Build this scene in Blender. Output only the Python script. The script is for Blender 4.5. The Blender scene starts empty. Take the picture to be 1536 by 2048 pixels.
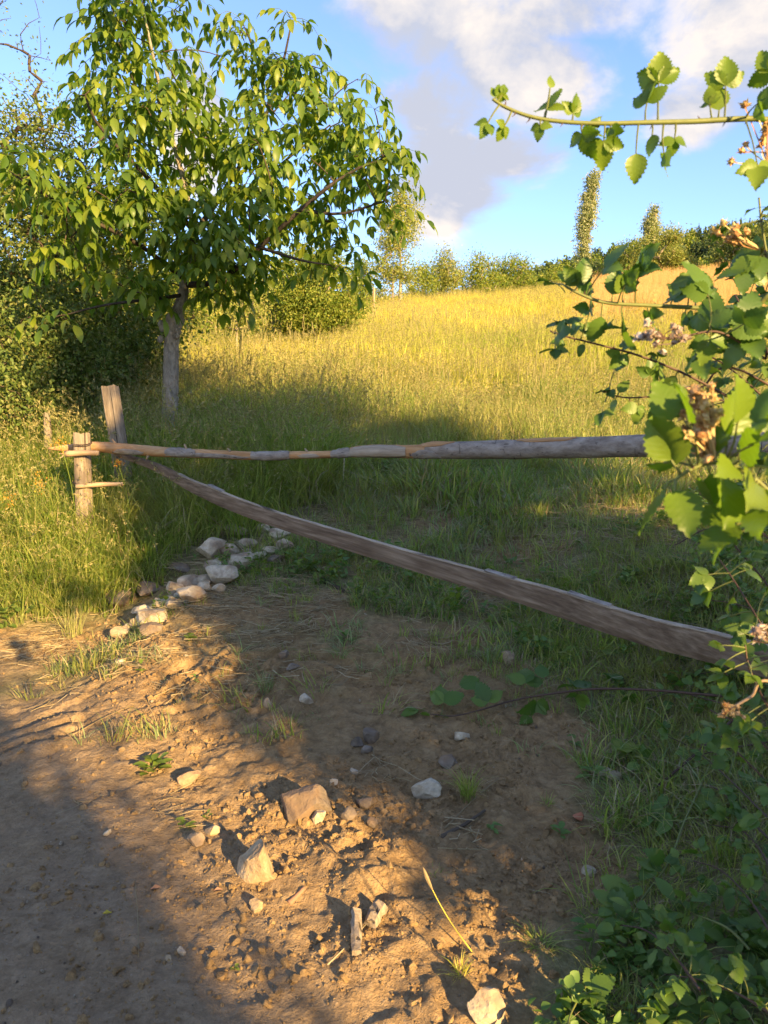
import bpy, math, random
import numpy as np
from mathutils import Vector, Matrix, Euler

# ------------------------------------------------------------------ camera, sky, sun, exposure
SC = bpy.context.scene
CAM_H = 1.55
F_PX = 1490.0                       # focal length in pixels of the 1536 x 2048 frame
PITCH = math.atan(184 / F_PX)       # camera looks slightly down
cam_data = bpy.data.cameras.new('camera')
cam_data.sensor_fit = 'VERTICAL'
cam_data.sensor_height = 24.0
cam_data.lens = 12.0 * F_PX / 1024.0
cam_data.clip_start = 0.02
cam_data.clip_end = 3000
cam_data.dof.use_dof = True
cam_data.dof.focus_distance = 4.5
cam_data.dof.aperture_fstop = 5.5
cam = bpy.data.objects.new('camera', cam_data)
SC.collection.objects.link(cam)
cam.location = (0, 0, CAM_H)
cam.rotation_euler = (math.pi / 2 - PITCH, 0, 0)
SC.camera = cam

SUN_AZ = math.radians(145)          # clockwise from +Y: behind the camera, to the right
SUN_EL = math.radians(17)
SUN_DIR = Vector((math.sin(SUN_AZ) * math.cos(SUN_EL), math.cos(SUN_AZ) * math.cos(SUN_EL), math.sin(SUN_EL)))
sd = bpy.data.lights.new('sun', 'SUN')
sd.energy = 4.2
sd.angle = math.radians(0.55)
sd.color = (1.0, 0.68, 0.30)
sun = bpy.data.objects.new('sun', sd)
SC.collection.objects.link(sun)
sun.rotation_euler = SUN_DIR.to_track_quat('Z', 'Y').to_euler()

SC.view_settings.view_transform = 'Standard'
SC.view_settings.look = 'None'
SC.view_settings.exposure = 2.12
SC.view_settings.gamma = 1.0
SC.view_settings.use_curve_mapping = False
SC.cycles.max_bounces = 4
SC.cycles.diffuse_bounces = 2
SC.cycles.glossy_bounces = 2
SC.cycles.transmission_bounces = 3
SC.cycles.transparent_max_bounces = 4
SC.cycles.caustics_reflective = False
SC.cycles.caustics_refractive = False
SC.cycles.use_denoising = True
SC.cycles.use_adaptive_sampling = True
SC.cycles.adaptive_threshold = 0.02

FWD = np.array([0, math.cos(PITCH), -math.sin(PITCH)])
UPV = np.array([0, math.sin(PITCH), math.cos(PITCH)])
EYE = np.array([0, 0, CAM_H])


def ray(px, py):
    return FWD + np.array([1.0, 0, 0]) * (px - 768) / F_PX + UPV * (1024 - py) / F_PX


def W(px, py, y):
    """the place y metres ahead that the photograph shows at this pixel"""
    d = ray(px, py)
    return EYE + d * (y / d[1])


def world():
    w = bpy.data.worlds.new('World')
    SC.world = w
    w.use_nodes = True
    nt = w.node_tree
    N, L = nt.nodes, nt.links
    N.clear()
    out = N.new('ShaderNodeOutputWorld')
    bg = N.new('ShaderNodeBackground')
    bg.inputs['Strength'].default_value = 0.13
    L.new(bg.outputs[0], out.inputs[0])
    sky = N.new('ShaderNodeTexSky')
    sky.sky_type = 'NISHITA'
    sky.sun_disc = False
    sky.sun_elevation = SUN_EL
    sky.sun_rotation = SUN_AZ
    sky.altitude = 600
    sky.air_density = 1.0
    sky.dust_density = 0.3
    sky.ozone_density = 3.5
    tc = N.new('ShaderNodeTexCoord')

    def math_(op, a, b=None, clamp=False):
        m = N.new('ShaderNodeMath')
        m.operation = op
        m.use_clamp = clamp
        for k, v in enumerate((a, b)):
            if v is None:
                continue
            if isinstance(v, (int, float)):
                m.inputs[k].default_value = v
            else:
                L.new(v, m.inputs[k])
        return m.outputs[0]

    def noise(scale, detail, offs=(0, 0, 0), stretch=(1, 1, 1.6), rough=0.58):
        mp = N.new('ShaderNodeMapping')
        mp.inputs['Location'].default_value = offs
        mp.inputs['Scale'].default_value = stretch
        L.new(tc.outputs['Generated'], mp.inputs[0])
        n = N.new('ShaderNodeTexNoise')
        n.inputs['Scale'].default_value = scale
        n.inputs['Detail'].default_value = detail
        n.inputs['Roughness'].default_value = rough
        n.inputs['Distortion'].default_value = 0.25
        L.new(mp.outputs[0], n.inputs['Vector'])
        return n.outputs['Fac']

    # cumulus banks: soft ellipsoids of sky direction, torn by noise
    banks = [((850, 40), .13, .10), ((980, 90), .14, .085), ((870, 210), .095, .09), ((1130, 20), .12, .05), ((1090, 150), .10, .07),
             ((890, 350), .095, .095), ((880, 440), .05, .03), ((1010, 310), .09, .04), ((1520, 110), .11, .10), ((1400, 220), .09, .05),
             ((390, 250), .05, .12), ((1570, 20), .16, .08)]
    dens = None
    for (px, py), rx, rz in banks:
        d = Vector(ray(px, py)).normalized()
        s = N.new('ShaderNodeVectorMath'); s.operation = 'SUBTRACT'
        L.new(tc.outputs['Generated'], s.inputs[0]); s.inputs[1].default_value = d
        m = N.new('ShaderNodeVectorMath'); m.operation = 'MULTIPLY'
        L.new(s.outputs[0], m.inputs[0]); m.inputs[1].default_value = (1 / rx, 1 / rx, 1 / rz)
        l = N.new('ShaderNodeVectorMath'); l.operation = 'LENGTH'
        L.new(m.outputs[0], l.inputs[0])
        r = N.new('ShaderNodeMapRange'); r.interpolation_type = 'SMOOTHSTEP'
        r.inputs['From Min'].default_value = 1.6; r.inputs['From Max'].default_value = 0.1
        L.new(l.outputs['Value'], r.inputs['Value'])
        dens = r.outputs[0] if dens is None else math_('MAXIMUM', dens, r.outputs[0])
    n1 = noise(6.0, 10)
    # broken cloud carried over the unseen sky, its cover raised to lift the shade
    rest = noise(2.2, 3, (3.1, 0.4, 1.7))
    rr = N.new('ShaderNodeMapRange'); rr.inputs['From Min'].default_value = 0.45; rr.inputs['From Max'].default_value = 0.64
    L.new(rest, rr.inputs['Value'])
    sep = N.new('ShaderNodeSeparateXYZ'); L.new(tc.outputs['Generated'], sep.inputs[0])
    away = N.new('ShaderNodeMapRange'); away.inputs['From Min'].default_value = 0.75; away.inputs['From Max'].default_value = 0.35
    L.new(sep.outputs['Y'], away.inputs['Value'])
    dens = math_('MAXIMUM', dens, math_('MULTIPLY', rr.outputs[0], away.outputs[0]))
    raw = math_('ADD', dens, math_('MULTIPLY', math_('SUBTRACT', n1, 0.5), 1.75))
    mk = N.new('ShaderNodeMapRange'); mk.interpolation_type = 'SMOOTHSTEP'
    mk.inputs['From Min'].default_value = 0.40; mk.inputs['From Max'].default_value = 0.88
    L.new(raw, mk.inputs['Value'])
    mask = math_('MULTIPLY', mk.outputs[0], math_('GREATER_THAN', sep.outputs['Z'], 0.02))
    # sunlit billows against grey bases: density seen a step toward the sun
    so = SUN_DIR * 0.05
    n2 = noise(6.0, 10, (-so.x, -so.y, -so.z * 1.6 - 0.05))
    n3 = noise(2.6, 3, (5.0, 2.0, 0.3))
    lit = math_('ADD', math_('MULTIPLY', math_('SUBTRACT', n1, n2), 4.2), math_('MULTIPLY', math_('SUBTRACT', n3, 0.47), 2.0))
    lit = math_('ADD', lit, 0.27, clamp=True)
    cr = N.new('ShaderNodeValToRGB')
    e = cr.color_ramp.elements
    e[0].position = 0.1; e[0].color = (1.12, 1.18, 1.40, 1)
    e[1].position = 1.0; e[1].color = (1.9, 1.74, 1.62, 1)
    L.new(lit, cr.inputs[0])
    hs = N.new('ShaderNodeMix'); hs.data_type = 'RGBA'; hs.blend_type = 'MULTIPLY'
    hs.inputs['Factor'].default_value = 1.0
    hs.inputs['B'].default_value = (SKY_GAIN[0], SKY_GAIN[1], SKY_GAIN[2], 1)
    L.new(sky.outputs[0], hs.inputs['A'])
    mix = N.new('ShaderNodeMix'); mix.data_type = 'RGBA'
    L.new(mask, mix.inputs['Factor'])
    L.new(hs.outputs['Result'], mix.inputs['A'])
    L.new(cr.outputs[0], mix.inputs['B'])
    L.new(mix.outputs['Result'], bg.inputs['Color'])


SKY_GAIN = (.71, .635, .675)
world()

# ------------------------------------------------------------------ noise and terrain


def _h(ix, iy, seed):
    n = (ix.astype(np.int64) * 374761393 + iy.astype(np.int64) * 668265263 + seed * 974634777) & 0xFFFFFFFF
    n = ((n ^ (n >> 13)) * 1274126177) & 0xFFFFFFFF
    n = n ^ (n >> 16)
    return (n & 0xFFFFFF) / float(0xFFFFFF)


def vn(x, y, seed=0):
    x = np.asarray(x, float); y = np.asarray(y, float)
    ix = np.floor(x); iy = np.floor(y)
    fx = x - ix; fy = y - iy
    fx = fx * fx * fx * (fx * (fx * 6 - 15) + 10); fy = fy * fy * fy * (fy * (fy * 6 - 15) + 10)
    a = _h(ix, iy, seed); b = _h(ix + 1, iy, seed); c = _h(ix, iy + 1, seed); d = _h(ix + 1, iy + 1, seed)
    return (a + (b - a) * fx) * (1 - fy) + (c + (d - c) * fx) * fy


def fbm(x, y, seed=0, o=4, g=0.5):
    s = 0; a = 1; t = 0
    for k in range(o):
        s = s + a * vn(x * 2 ** k + 17.3 * k, y * 2 ** k - 9.1 * k, seed + k)
        t += a; a *= g
    return s / t - 0.5


def cell(x, y, seed=0):
    """distance to the nearest of jittered points: rounded clods"""
    x = np.asarray(x, float); y = np.asarray(y, float)
    ix = np.floor(x); iy = np.floor(y)
    best = np.full(x.shape, 9.0)
    for dx in (-1, 0, 1):
        for dy in (-1, 0, 1):
            cx = ix + dx; cy = iy + dy
            qx = cx + _h(cx, cy, seed); qy = cy + _h(cx, cy, seed + 7)
            best = np.minimum(best, (x - qx) ** 2 + (y - qy) ** 2)
    return np.sqrt(best)


def sm(v, a, b):
    t = np.clip((np.asarray(v, float) - a) / (b - a), 0, 1)
    return t * t * (3 - 2 * t)


_ty = np.arange(-60, 900, 0.1)
_tz = np.interp(_ty, [-60, 1.5, 2.5, 3.2, 4, 5, 6, 7, 8, 10, 12, 15, 20, 30, 40, 50, 56, 62, 75, 100, 150, 250, 350, 900],
                [0, 0, .02, .07, .2, .37, .55, .76, .96, 1.37, 1.74, 2.33, 3.35, 5.45, 7.4, 9.1, 9.7, 9.9, 10, 10.5, 13, 22, 26, 26])
_tl = np.interp(_ty, [-60, 4.3, 4.9, 5.3, 5.7, 6.1, 7, 8, 10, 12, 15, 20, 30, 40, 50, 56, 62, 75, 100, 150, 250, 350, 900],
                [0, 0.02, .08, .25, .52, .7, .84, .98, 1.37, 1.74, 2.33, 3.35, 5.45, 7.4, 9.1, 9.7, 9.9, 10, 10.5, 13, 22, 26, 26])
_k = np.ones(7) / 7
_tz = np.convolve(_tz, _k, 'same'); _tl = np.convolve(_tl, _k, 'same')


def edge_r(y):
    return np.interp(y, [0, 1.4, 1.9, 2.5, 3.0, 3.6, 4.3, 5.5, 7], [.2, .25, .43, .74, 1.0, .98, .75, .6, .4])


def edge_l(y):
    return np.interp(y, [4.5, 4.85, 5.2, 5.8, 6.6, 7.4], [-12, -3.0, -1.95, -1.35, -.75, -.4])


def heap(x, y):
    """1 on the strip where the rubble heap lies"""
    x = np.asarray(x, float); y = np.asarray(y, float)
    t = np.clip(((x + 1.85) * 1.05 + (y - 5.05) * 1.65) / (1.05 ** 2 + 1.65 ** 2), 0, 1)
    d = np.hypot(x - (-1.85 + 1.05 * t), y - (5.05 + 1.65 * t))
    return sm(d, .34, .2)


def terrain(x, y):
    x = np.asarray(x, float); y = np.asarray(y, float)
    lm = sm(x, -1.2, -2.0)
    z = np.interp(y, _ty, _tz) * (1 - lm) + np.interp(y, _ty, _tl) * lm
    z = z + 0.35 * sm(x - edge_r(y), 0.05, 1.6) * sm(y, 9, 5) * sm(y, -2, 1)
    z = z + 0.085 * np.clip(x - 4, 0, 60) * sm(y, 14, 48)
    z = z + 42 * np.exp(-((x - 165) / 140) ** 2) * sm(y, 90, 310)
    z = z + 14 * np.exp(-((x + 60) / 60) ** 2) * sm(y, 60, 160)
    # the hollow beside the rubble heap
    z = z - 0.16 * np.exp(-(((x + 2.0) / .45) ** 2 + ((y - 5.55) / .45) ** 2))
    z = z + sm(y, 6, 12) * (fbm(x * .25, y * .25, 5, 3) * .35)
    return z


def dirt_mask(x, y):
    n = fbm(x * 2.1, y * 2.1, 11, 4, .6) * 1.15
    a = sm(edge_r(y) + n * .5 - x, -.06, .12)
    b = sm(x - edge_l(y) + n * .35, -.08, .1)
    c = 1 - sm(y + n * 4.2, 3.9, 6.3)
    m = a * b * c
    for gx, gy, r, k in ((.21, 4.95, .28, .9), (.67, 4.4, .30, .8), (1.1, 4.3, .35, .9), (0, 5.6, .3, .8), (-.26, 4.4, .22, .6), (-.55, 5.2, .2, .5), (.35, 3.9, .2, .5), (-.1, 4.9, .16, .6)):
        m = m * (1 - k * np.exp(-((x - gx) ** 2 + (y - gy) ** 2) / r ** 2) * sm(n, -.3, .15))
    for gx, gy, r, k in ((.5, 6.6, .45, 1.0), (1.1, 5.6, .5, .95), (.9, 5.0, .4, .9), (.1, 6.1, .3, .8), (1.2, 7.3, .4, .7), (.6, 7.6, .35, .6), (2.0, 6.0, .35, .6), (1.5, 4.8, .3, .6)):
        m = np.maximum(m, k * np.exp(-((x - gx) ** 2 + (y - gy) ** 2) / r ** 2) * sm(n, -.35, .05))
    return m


def micro(x, y):
    x = np.asarray(x, float); y = np.asarray(y, float)
    m = dirt_mask(x, y)
    road = sm(-.1 - .72 * (y - 2.2) - x, -.3, .7) * sm(y, 5, 4)     # compacted wheel way on the left
    rough = m * (1 - .72 * road)
    z = fbm(x * 1.3, y * 1.3, 3, 4) * .10 * (.35 + .65 * rough)
    wx = x + fbm(x * 5, y * 5, 21, 3) * .16; wy = y + fbm(x * 5, y * 5, 24, 3) * .16
    big = np.clip(.62 - cell(wx * 6.5, wy * 6.5, 31), 0, 1) * sm(vn(x * 2.1, y * 2.1, 41), .38, .72)
    z = z + big * .032 * rough
    small = np.clip(.6 - cell(wx * 17, wy * 17, 51), 0, 1) * sm(vn(x * 3.7, y * 3.7, 61), .3, .6)
    z = z + small * .022 * (rough + .25 * road * m)
    z = z + (fbm(x * 14, y * 14, 71, 4, .65) * .034 + np.abs(fbm(x * 9, y * 9, 75, 3, .6)) * -.05) * (.22 + .78 * rough)
    # tyre lugs pressed along the edge of the way
    t = x * .80 + y * .60; s = -x * .60 + y * .80
    band = np.exp(-((s - 3.55 - .1 * np.sin(t * 1.3)) / .55) ** 2) * m * sm(t, 2.9, 2.2)
    lug = np.sin((s + fbm(x * 2.5, y * 2.5, 81, 3) * .5) * 30)
    z = z + band * .030 * np.clip(lug * 1.6, -.6, .8) * sm(vn(x * 3, y * 3, 91), .2, .5)
    # crumbled ridge thrown up beside the wheel way
    rid = np.exp(-((x + .02 + .42 * (y - 2.2)) / .24) ** 2) * sm(y, 3.3, 2.6) * m
    z = z + rid * (.03 + .05 * fbm(x * 7, y * 7, 95, 3))
    return z * sm(y, 60, 12)


def gz(x, y):
    return terrain(x, y) + micro(x, y)


def G(px, py):
    """where the view ray through this pixel meets the ground"""
    d = ray(px, py)
    t = np.concatenate([np.linspace(.8, 14, 1400), np.linspace(14, 400, 1500)])
    p = EYE[None] + t[:, None] * d[None]
    below = p[:, 2] < gz(p[:, 0], p[:, 1])
    k = int(np.argmax(below)) if below.any() else len(t) - 1
    return p[k]


# ------------------------------------------------------------------ mesh helpers
COL = SC.collection
RNG = np.random.default_rng(7)
random.seed(7)


class MB:
    """collects triangles and quads; build() links them as one mesh object"""

    def __init__(self):
        self.v = []; self.t = []; self.q = []; self.n = 0; self.tm = []; self.qm = []

    def add(self, V, F, mi=0):
        V = np.asarray(V, float).reshape(-1, 3)
        F = np.asarray(F, int)
        if F.shape[1] == 3:
            self.t.append(F + self.n); self.tm.append(np.full(len(F), mi))
        else:
            self.q.append(F + self.n); self.qm.append(np.full(len(F), mi))
        self.v.append(V); self.n += len(V)
        return self

    def mesh(self, name, mats, smooth=False):
        me = bpy.data.meshes.new(name)
        if self.n == 0:
            return me
        V = np.concatenate(self.v)
        t = np.concatenate(self.t) if self.t else np.zeros((0, 3), int)
        q = np.concatenate(self.q) if self.q else np.zeros((0, 4), int)
        me.vertices.add(len(V)); me.vertices.foreach_set('co', V.ravel().astype(np.float32))
        nl = t.size + q.size
        me.loops.add(nl); me.loops.foreach_set('vertex_index', np.concatenate([t.ravel(), q.ravel()]).astype(np.int32))
        npol = len(t) + len(q)
        me.polygons.add(npol)
        ls = np.concatenate([np.arange(len(t)) * 3, t.size + np.arange(len(q)) * 4])
        me.polygons.foreach_set('loop_start', ls.astype(np.int32))
        mi = np.concatenate(self.tm + self.qm) if npol else np.zeros(0)
        me.polygons.foreach_set('material_index', mi.astype(np.int32))
        me.polygons.foreach_set('use_smooth', np.full(npol, bool(smooth)))
        me.update(calc_edges=True)
        for m in (mats if isinstance(mats, (list, tuple)) else [mats]):
            me.materials.append(m)
        return me

    def build(self, name, mats, parent=None, origin=None, smooth=False):
        o0 = np.array(parent.location if parent is not None and origin is None else (origin if origin is not None else (0, 0, 0)), float)
        self.v = [a - o0 for a in self.v]
        o = bpy.data.objects.new(name, self.mesh(name, mats, smooth))
        COL.objects.link(o)
        if parent is not None:
            o.parent = parent
        else:
            o.location = o0
        return o


def tag(o, label=None, cat=None, group=None, kind=None):
    if label: o['label'] = label
    if cat: o['category'] = cat
    if group: o['group'] = group
    if kind: o['kind'] = kind
    return o


def thing(name, loc, label, cat, group=None):
    o = bpy.data.objects.new(name, None)
    o.empty_display_size = .05
    COL.objects.link(o)
    o.location = loc
    return tag(o, label, cat, group)


def tube(P, R, sides=6, cap=True, jitter=0, rng=RNG):
    """a swept tube through points P with radii R"""
    P = np.asarray(P, float); n = len(P)
    R = np.broadcast_to(np.asarray(R, float), (n,))
    T = np.gradient(P, axis=0); T /= np.linalg.norm(T, axis=1)[:, None] + 1e-9
    ref = np.array([0, 0, 1.0]) if abs(T[:, 2]).mean() < .8 else np.array([1.0, 0, 0])
    A = np.cross(T, ref); A /= np.linalg.norm(A, axis=1)[:, None] + 1e-9
    B = np.cross(T, A)
    a = np.arange(sides) * 2 * math.pi / sides
    rr = R[:, None] * (1 + (rng.normal(0, jitter, (n, sides)) if jitter else 0))
    V = P[:, None] + rr[..., None] * (np.cos(a)[None, :, None] * A[:, None] + np.sin(a)[None, :, None] * B[:, None])
    V = V.reshape(-1, 3)
    i = np.arange(n - 1)[:, None] * sides; j = np.arange(sides)[None]; j2 = (j + 1) % sides
    Q = np.stack([i + j, i + j2, i + sides + j2, i + sides + j], -1).reshape(-1, 4)
    if cap:
        V = np.concatenate([V, P[:1], P[-1:]])
    return V, Q, n, sides


def add_tube(mb, P, R, sides=6, cap=True, jitter=0, mi=0, cap_mi=None):
    V, Q, n, s = tube(P, R, sides, cap, jitter)
    b = mb.n
    mb.add(V, Q, mi)
    if cap:
        j = np.arange(s); j2 = (j + 1) % s
        c0 = n * s
        T1 = np.stack([np.full(s, c0), j2, j], -1); T2 = np.stack([np.full(s, c0 + 1), (n - 1) * s + j, (n - 1) * s + j2], -1)
        mb.t.append(np.concatenate([T1, T2]) + b); mb.tm.append(np.full(2 * s, mi if cap_mi is None else cap_mi))
    return mb


def spline(P, n):
    """Catmull-Rom through points, n samples"""
    P = np.asarray(P, float)
    if len(P) == 2:
        t = np.linspace(0, 1, n)[:, None]
        return P[0] * (1 - t) + P[1] * t
    E = np.vstack([2 * P[0] - P[1], P, 2 * P[-1] - P[-2]])
    u = np.linspace(0, len(P) - 1 - 1e-6, n); k = u.astype(int); f = (u - k)[:, None]
    p0, p1, p2, p3 = E[k], E[k + 1], E[k + 2], E[k + 3]
    return .5 * (2 * p1 + (p2 - p0) * f + (2 * p0 - 5 * p1 + 4 * p2 - p3) * f ** 2 + (3 * p1 - p0 - 3 * p2 + p3) * f ** 3)


_ico = {}


def ico(sub):
    if sub not in _ico:
        import bmesh
        bm = bmesh.new()
        bmesh.ops.create_icosphere(bm, subdivisions=sub, radius=1)
        V = np.array([v.co[:] for v in bm.verts]); F = np.array([[v.index for v in f.verts] for f in bm.faces])
        bm.free(); _ico[sub] = (V, F)
    V, F = _ico[sub]
    return V.copy(), F


def rock(rng, dims, sub=3, cuts=9, bump=.05, lo=.45, hi=.82):
    """an angular field stone: a lump cut by random planes, then roughened"""
    V, F = ico(sub)
    for _ in range(cuts):
        n = rng.normal(size=3); n /= np.linalg.norm(n)
        d = rng.uniform(lo, hi)
        h = V @ n
        over = h > d
        V[over] -= np.outer(h[over] - d, n) * rng.uniform(.8, 1.0)
    s = rng.uniform(0, 99)
    r = fbm(V[:, 0] * 2.2 + s + V[:, 2] * 1.1, V[:, 1] * 2.2 + V[:, 2] * 1.7, int(s * 7), 4, .55)
    V = V * (1 + bump * 2.4 * r)[:, None]
    ext = (V.max(0) - V.min(0))
    return V / ext * np.array(dims), F


def leaf_cards(P, D, N, L, Wd, droop=.15, fold=.12):
    """many small folded leaves: four triangles each"""
    D = D / (np.linalg.norm(D, axis=1)[:, None] + 1e-9)
    S = np.cross(D, N); S /= np.linalg.norm(S, axis=1)[:, None] + 1e-9
    N = np.cross(S, D)
    L = np.broadcast_to(L, len(P))[:, None]; Wd = np.broadcast_to(Wd, len(P))[:, None]
    mid = P + D * L * .45
    V = np.stack([P, mid + S * Wd * .5 + N * Wd * fold, mid - S * Wd * .5 + N * Wd * fold, mid - N * Wd * fold * .4, P + D * L - N * L * droop], 1)
    i = np.arange(len(P))[:, None] * 5
    T = np.concatenate([i + np.array([[0, 1, 3]]), i + np.array([[0, 3, 2]]), i + np.array([[3, 1, 4]]), i + np.array([[2, 3, 4]])])
    return V.reshape(-1, 3), T


def round_leaves(P, D, N, L, Wd, droop=.2, fold=.15):
    """rounder leaves for plants close to the lens: an oval of ten triangles"""
    D = D / (np.linalg.norm(D, axis=1)[:, None] + 1e-9)
    S = np.cross(D, N); S /= np.linalg.norm(S, axis=1)[:, None] + 1e-9
    N = np.cross(S, D)
    L = np.broadcast_to(L, len(P))[:, None]; Wd = np.broadcast_to(Wd, len(P))[:, None]
    V = [P]
    for t, w in ((.18, .62), (.42, 1.0), (.68, .82), (.88, .42)):
        c = P + D * L * t - N * L * droop * t * t
        V += [c + S * Wd * .5 * w + N * Wd * fold * w, c - N * Wd * fold * .3, c - S * Wd * .5 * w + N * Wd * fold * w]
    V.append(P + D * L - N * L * droop)
    V = np.stack(V, 1)
    F = [[0, 1, 2], [0, 2, 3], [10, 13, 11], [11, 13, 12]]
    for k in range(3):
        a = 1 + 3 * k
        F += [[a, a + 3, a + 4], [a, a + 4, a + 1], [a + 1, a + 4, a + 5], [a + 1, a + 5, a + 2]]
    T = (np.arange(len(P))[:, None, None] * 14 + np.array(F)[None]).reshape(-1, 3)
    return V.reshape(-1, 3), T


# ------------------------------------------------------------------ materials
class NT:
    def __init__(self, name):
        self.m = bpy.data.materials.new(name)
        self.m.use_nodes = True
        self.t = self.m.node_tree
        self.t.nodes.clear()
        self.out = self.t.nodes.new('ShaderNodeOutputMaterial')

    def n(self, typ, **kw):
        nd = self.t.nodes.new(typ)
        for k, v in kw.items():
            if k in ('operation', 'data_type', 'blend_type', 'feature', 'interpolation_type', 'attribute_name', 'attribute_type', 'use_clamp', 'noise_dimensions'):
                setattr(nd, k, v)
        return nd

    def l(self, a, b):
        self.t.links.new(a, b)

    def set(self, sock, v):
        if hasattr(v, 'is_linked') or hasattr(v, 'links'):
            self.l(v, sock)
        else:
            sock.default_value = v

    def math(self, op, a, b=0.0, clamp=False):
        m = self.n('ShaderNodeMath', operation=op); m.use_clamp = clamp
        self.set(m.inputs[0], a); self.set(m.inputs[1], b)
        return m.outputs[0]

    def noise(self, vec=None, scale=5, detail=4, rough=.55, dist=0.0, stretch=None):
        if stretch is not None:
            mp = self.n('ShaderNodeMapping'); mp.inputs['Scale'].default_value = stretch
            self.l(vec, mp.inputs[0]); vec = mp.outputs[0]
        n = self.n('ShaderNodeTexNoise')
        n.inputs['Scale'].default_value = scale; n.inputs['Detail'].default_value = detail
        n.inputs['Roughness'].default_value = rough; n.inputs['Distortion'].default_value = dist
        if vec is not None:
            self.l(vec, n.inputs['Vector'])
        return n.outputs['Fac']

    def ramp(self, fac, stops):
        r = self.n('ShaderNodeValToRGB')
        el = r.color_ramp.elements
        while len(el) < len(stops):
            el.new(.5)
        for e, (p, c) in zip(el, stops):
            e.position = p; e.color = (c[0], c[1], c[2], 1)
        self.l(fac, r.inputs[0])
        return r.outputs[0]

    def mix(self, fac, a, b, mode='MIX'):
        m = self.n('ShaderNodeMix', data_type='RGBA', blend_type=mode)
        self.set(m.inputs['Factor'], fac)
        for s, v in (('A', a), ('B', b)):
            if isinstance(v, tuple):
                m.inputs[s].default_value = (v[0], v[1], v[2], 1)
            else:
                self.l(v, m.inputs[s])
        return m.outputs['Result']

    def range(self, v, a, b, c=0.0, d=1.0):
        r = self.n('ShaderNodeMapRange')
        self.l(v, r.inputs['Value'])
        for k, x in zip(('From Min', 'From Max', 'To Min', 'To Max'), (a, b, c, d)):
            r.inputs[k].default_value = x
        return r.outputs[0]

    def principled(self, col, rough=.8, bump=None, bstr=.5, bdist=.01, spec=.3):
        p = self.n('ShaderNodeBsdfPrincipled')
        if isinstance(col, tuple):
            p.inputs['Base Color'].default_value = (*col, 1)
        else:
            self.l(col, p.inputs['Base Color'])
        self.set(p.inputs['Roughness'], rough)
        p.inputs['Specular IOR Level'].default_value = spec
        if bump is not None:
            b = self.n('ShaderNodeBump')
            b.inputs['Strength'].default_value = bstr; b.inputs['Distance'].default_value = bdist
            self.l(bump, b.inputs['Height']); self.l(b.outputs[0], p.inputs['Normal'])
        return p

    def finish(self, sh):
        self.l(sh.outputs[0] if hasattr(sh, 'outputs') else sh, self.out.inputs['Surface'])
        return self.m


def leaf_mat(name, cols, trans=.4, rough=.5, spec=.35, patch=None, veins=False, tcol=1.0):
    """cols: ramp from dark to light by leaf; patch: (scale, colour, amount) tint that drifts over the ground"""
    t = NT(name)
    geo = t.n('ShaderNodeNewGeometry'); oi = t.n('ShaderNodeObjectInfo')
    r = t.math('FRACT', t.math('ADD', geo.outputs['Random Per Island'], oi.outputs['Random']))
    c = t.ramp(r, [(i / max(1, len(cols) - 1), k) for i, k in enumerate(cols)])
    if patch:
        for sc, pc, lo, hi in patch:
            nz = t.noise(oi.outputs['Location'], sc, 3, .6)
            c = t.mix(t.range(nz, lo, hi), c, pc)
    bump = None
    if veins:
        tc = t.n('ShaderNodeTexCoord'); s = t.n('ShaderNodeSeparateXYZ'); t.l(tc.outputs['Object'], s.inputs[0])
        ay = t.math('ABSOLUTE', s.outputs['Y'])
        ph = t.math('MULTIPLY', t.math('SUBTRACT', s.outputs['X'], t.math('MULTIPLY', ay, .8)), 23.0)
        w = t.math('POWER', t.math('ABSOLUTE', t.math('SINE', ph)), .6)
        mid = t.range(ay, 0.0, .025)
        w = t.math('MINIMUM', w, mid)
        bump = w
        c = t.mix(t.range(w, .0, .25, .13, 0.0), c, (.28, .36, .10))
    p = t.principled(c, rough, bump, .05, .01, spec)
    tr = t.n('ShaderNodeBsdfTranslucent')
    t.l(t.mix(1.0, c, (1.15 * tcol, 1.35 * tcol, .5 * tcol), 'MULTIPLY'), tr.inputs['Color'])
    mx = t.n('ShaderNodeMixShader'); mx.inputs[0].default_value = trans
    t.l(p.outputs[0], mx.inputs[1]); t.l(tr.outputs[0], mx.inputs[2])
    return t.finish(mx)


def bark_mat(name, a, b, c, stretch=(6, 6, 1.2), scale=6, bd=.012):
    t = NT(name)
    tc = t.n('ShaderNodeTexCoord')
    n1 = t.noise(tc.outputs['Object'], scale, 6, .65, .6, stretch)
    n2 = t.noise(tc.outputs['Object'], 2.2, 3)
    col = t.ramp(n1, [(.25, a), (.5, b), (.75, c)])
    col = t.mix(t.range(n2, .5, .7), col, b)
    return t.finish(t.principled(col, .9, n1, .9, bd, .2))


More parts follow.
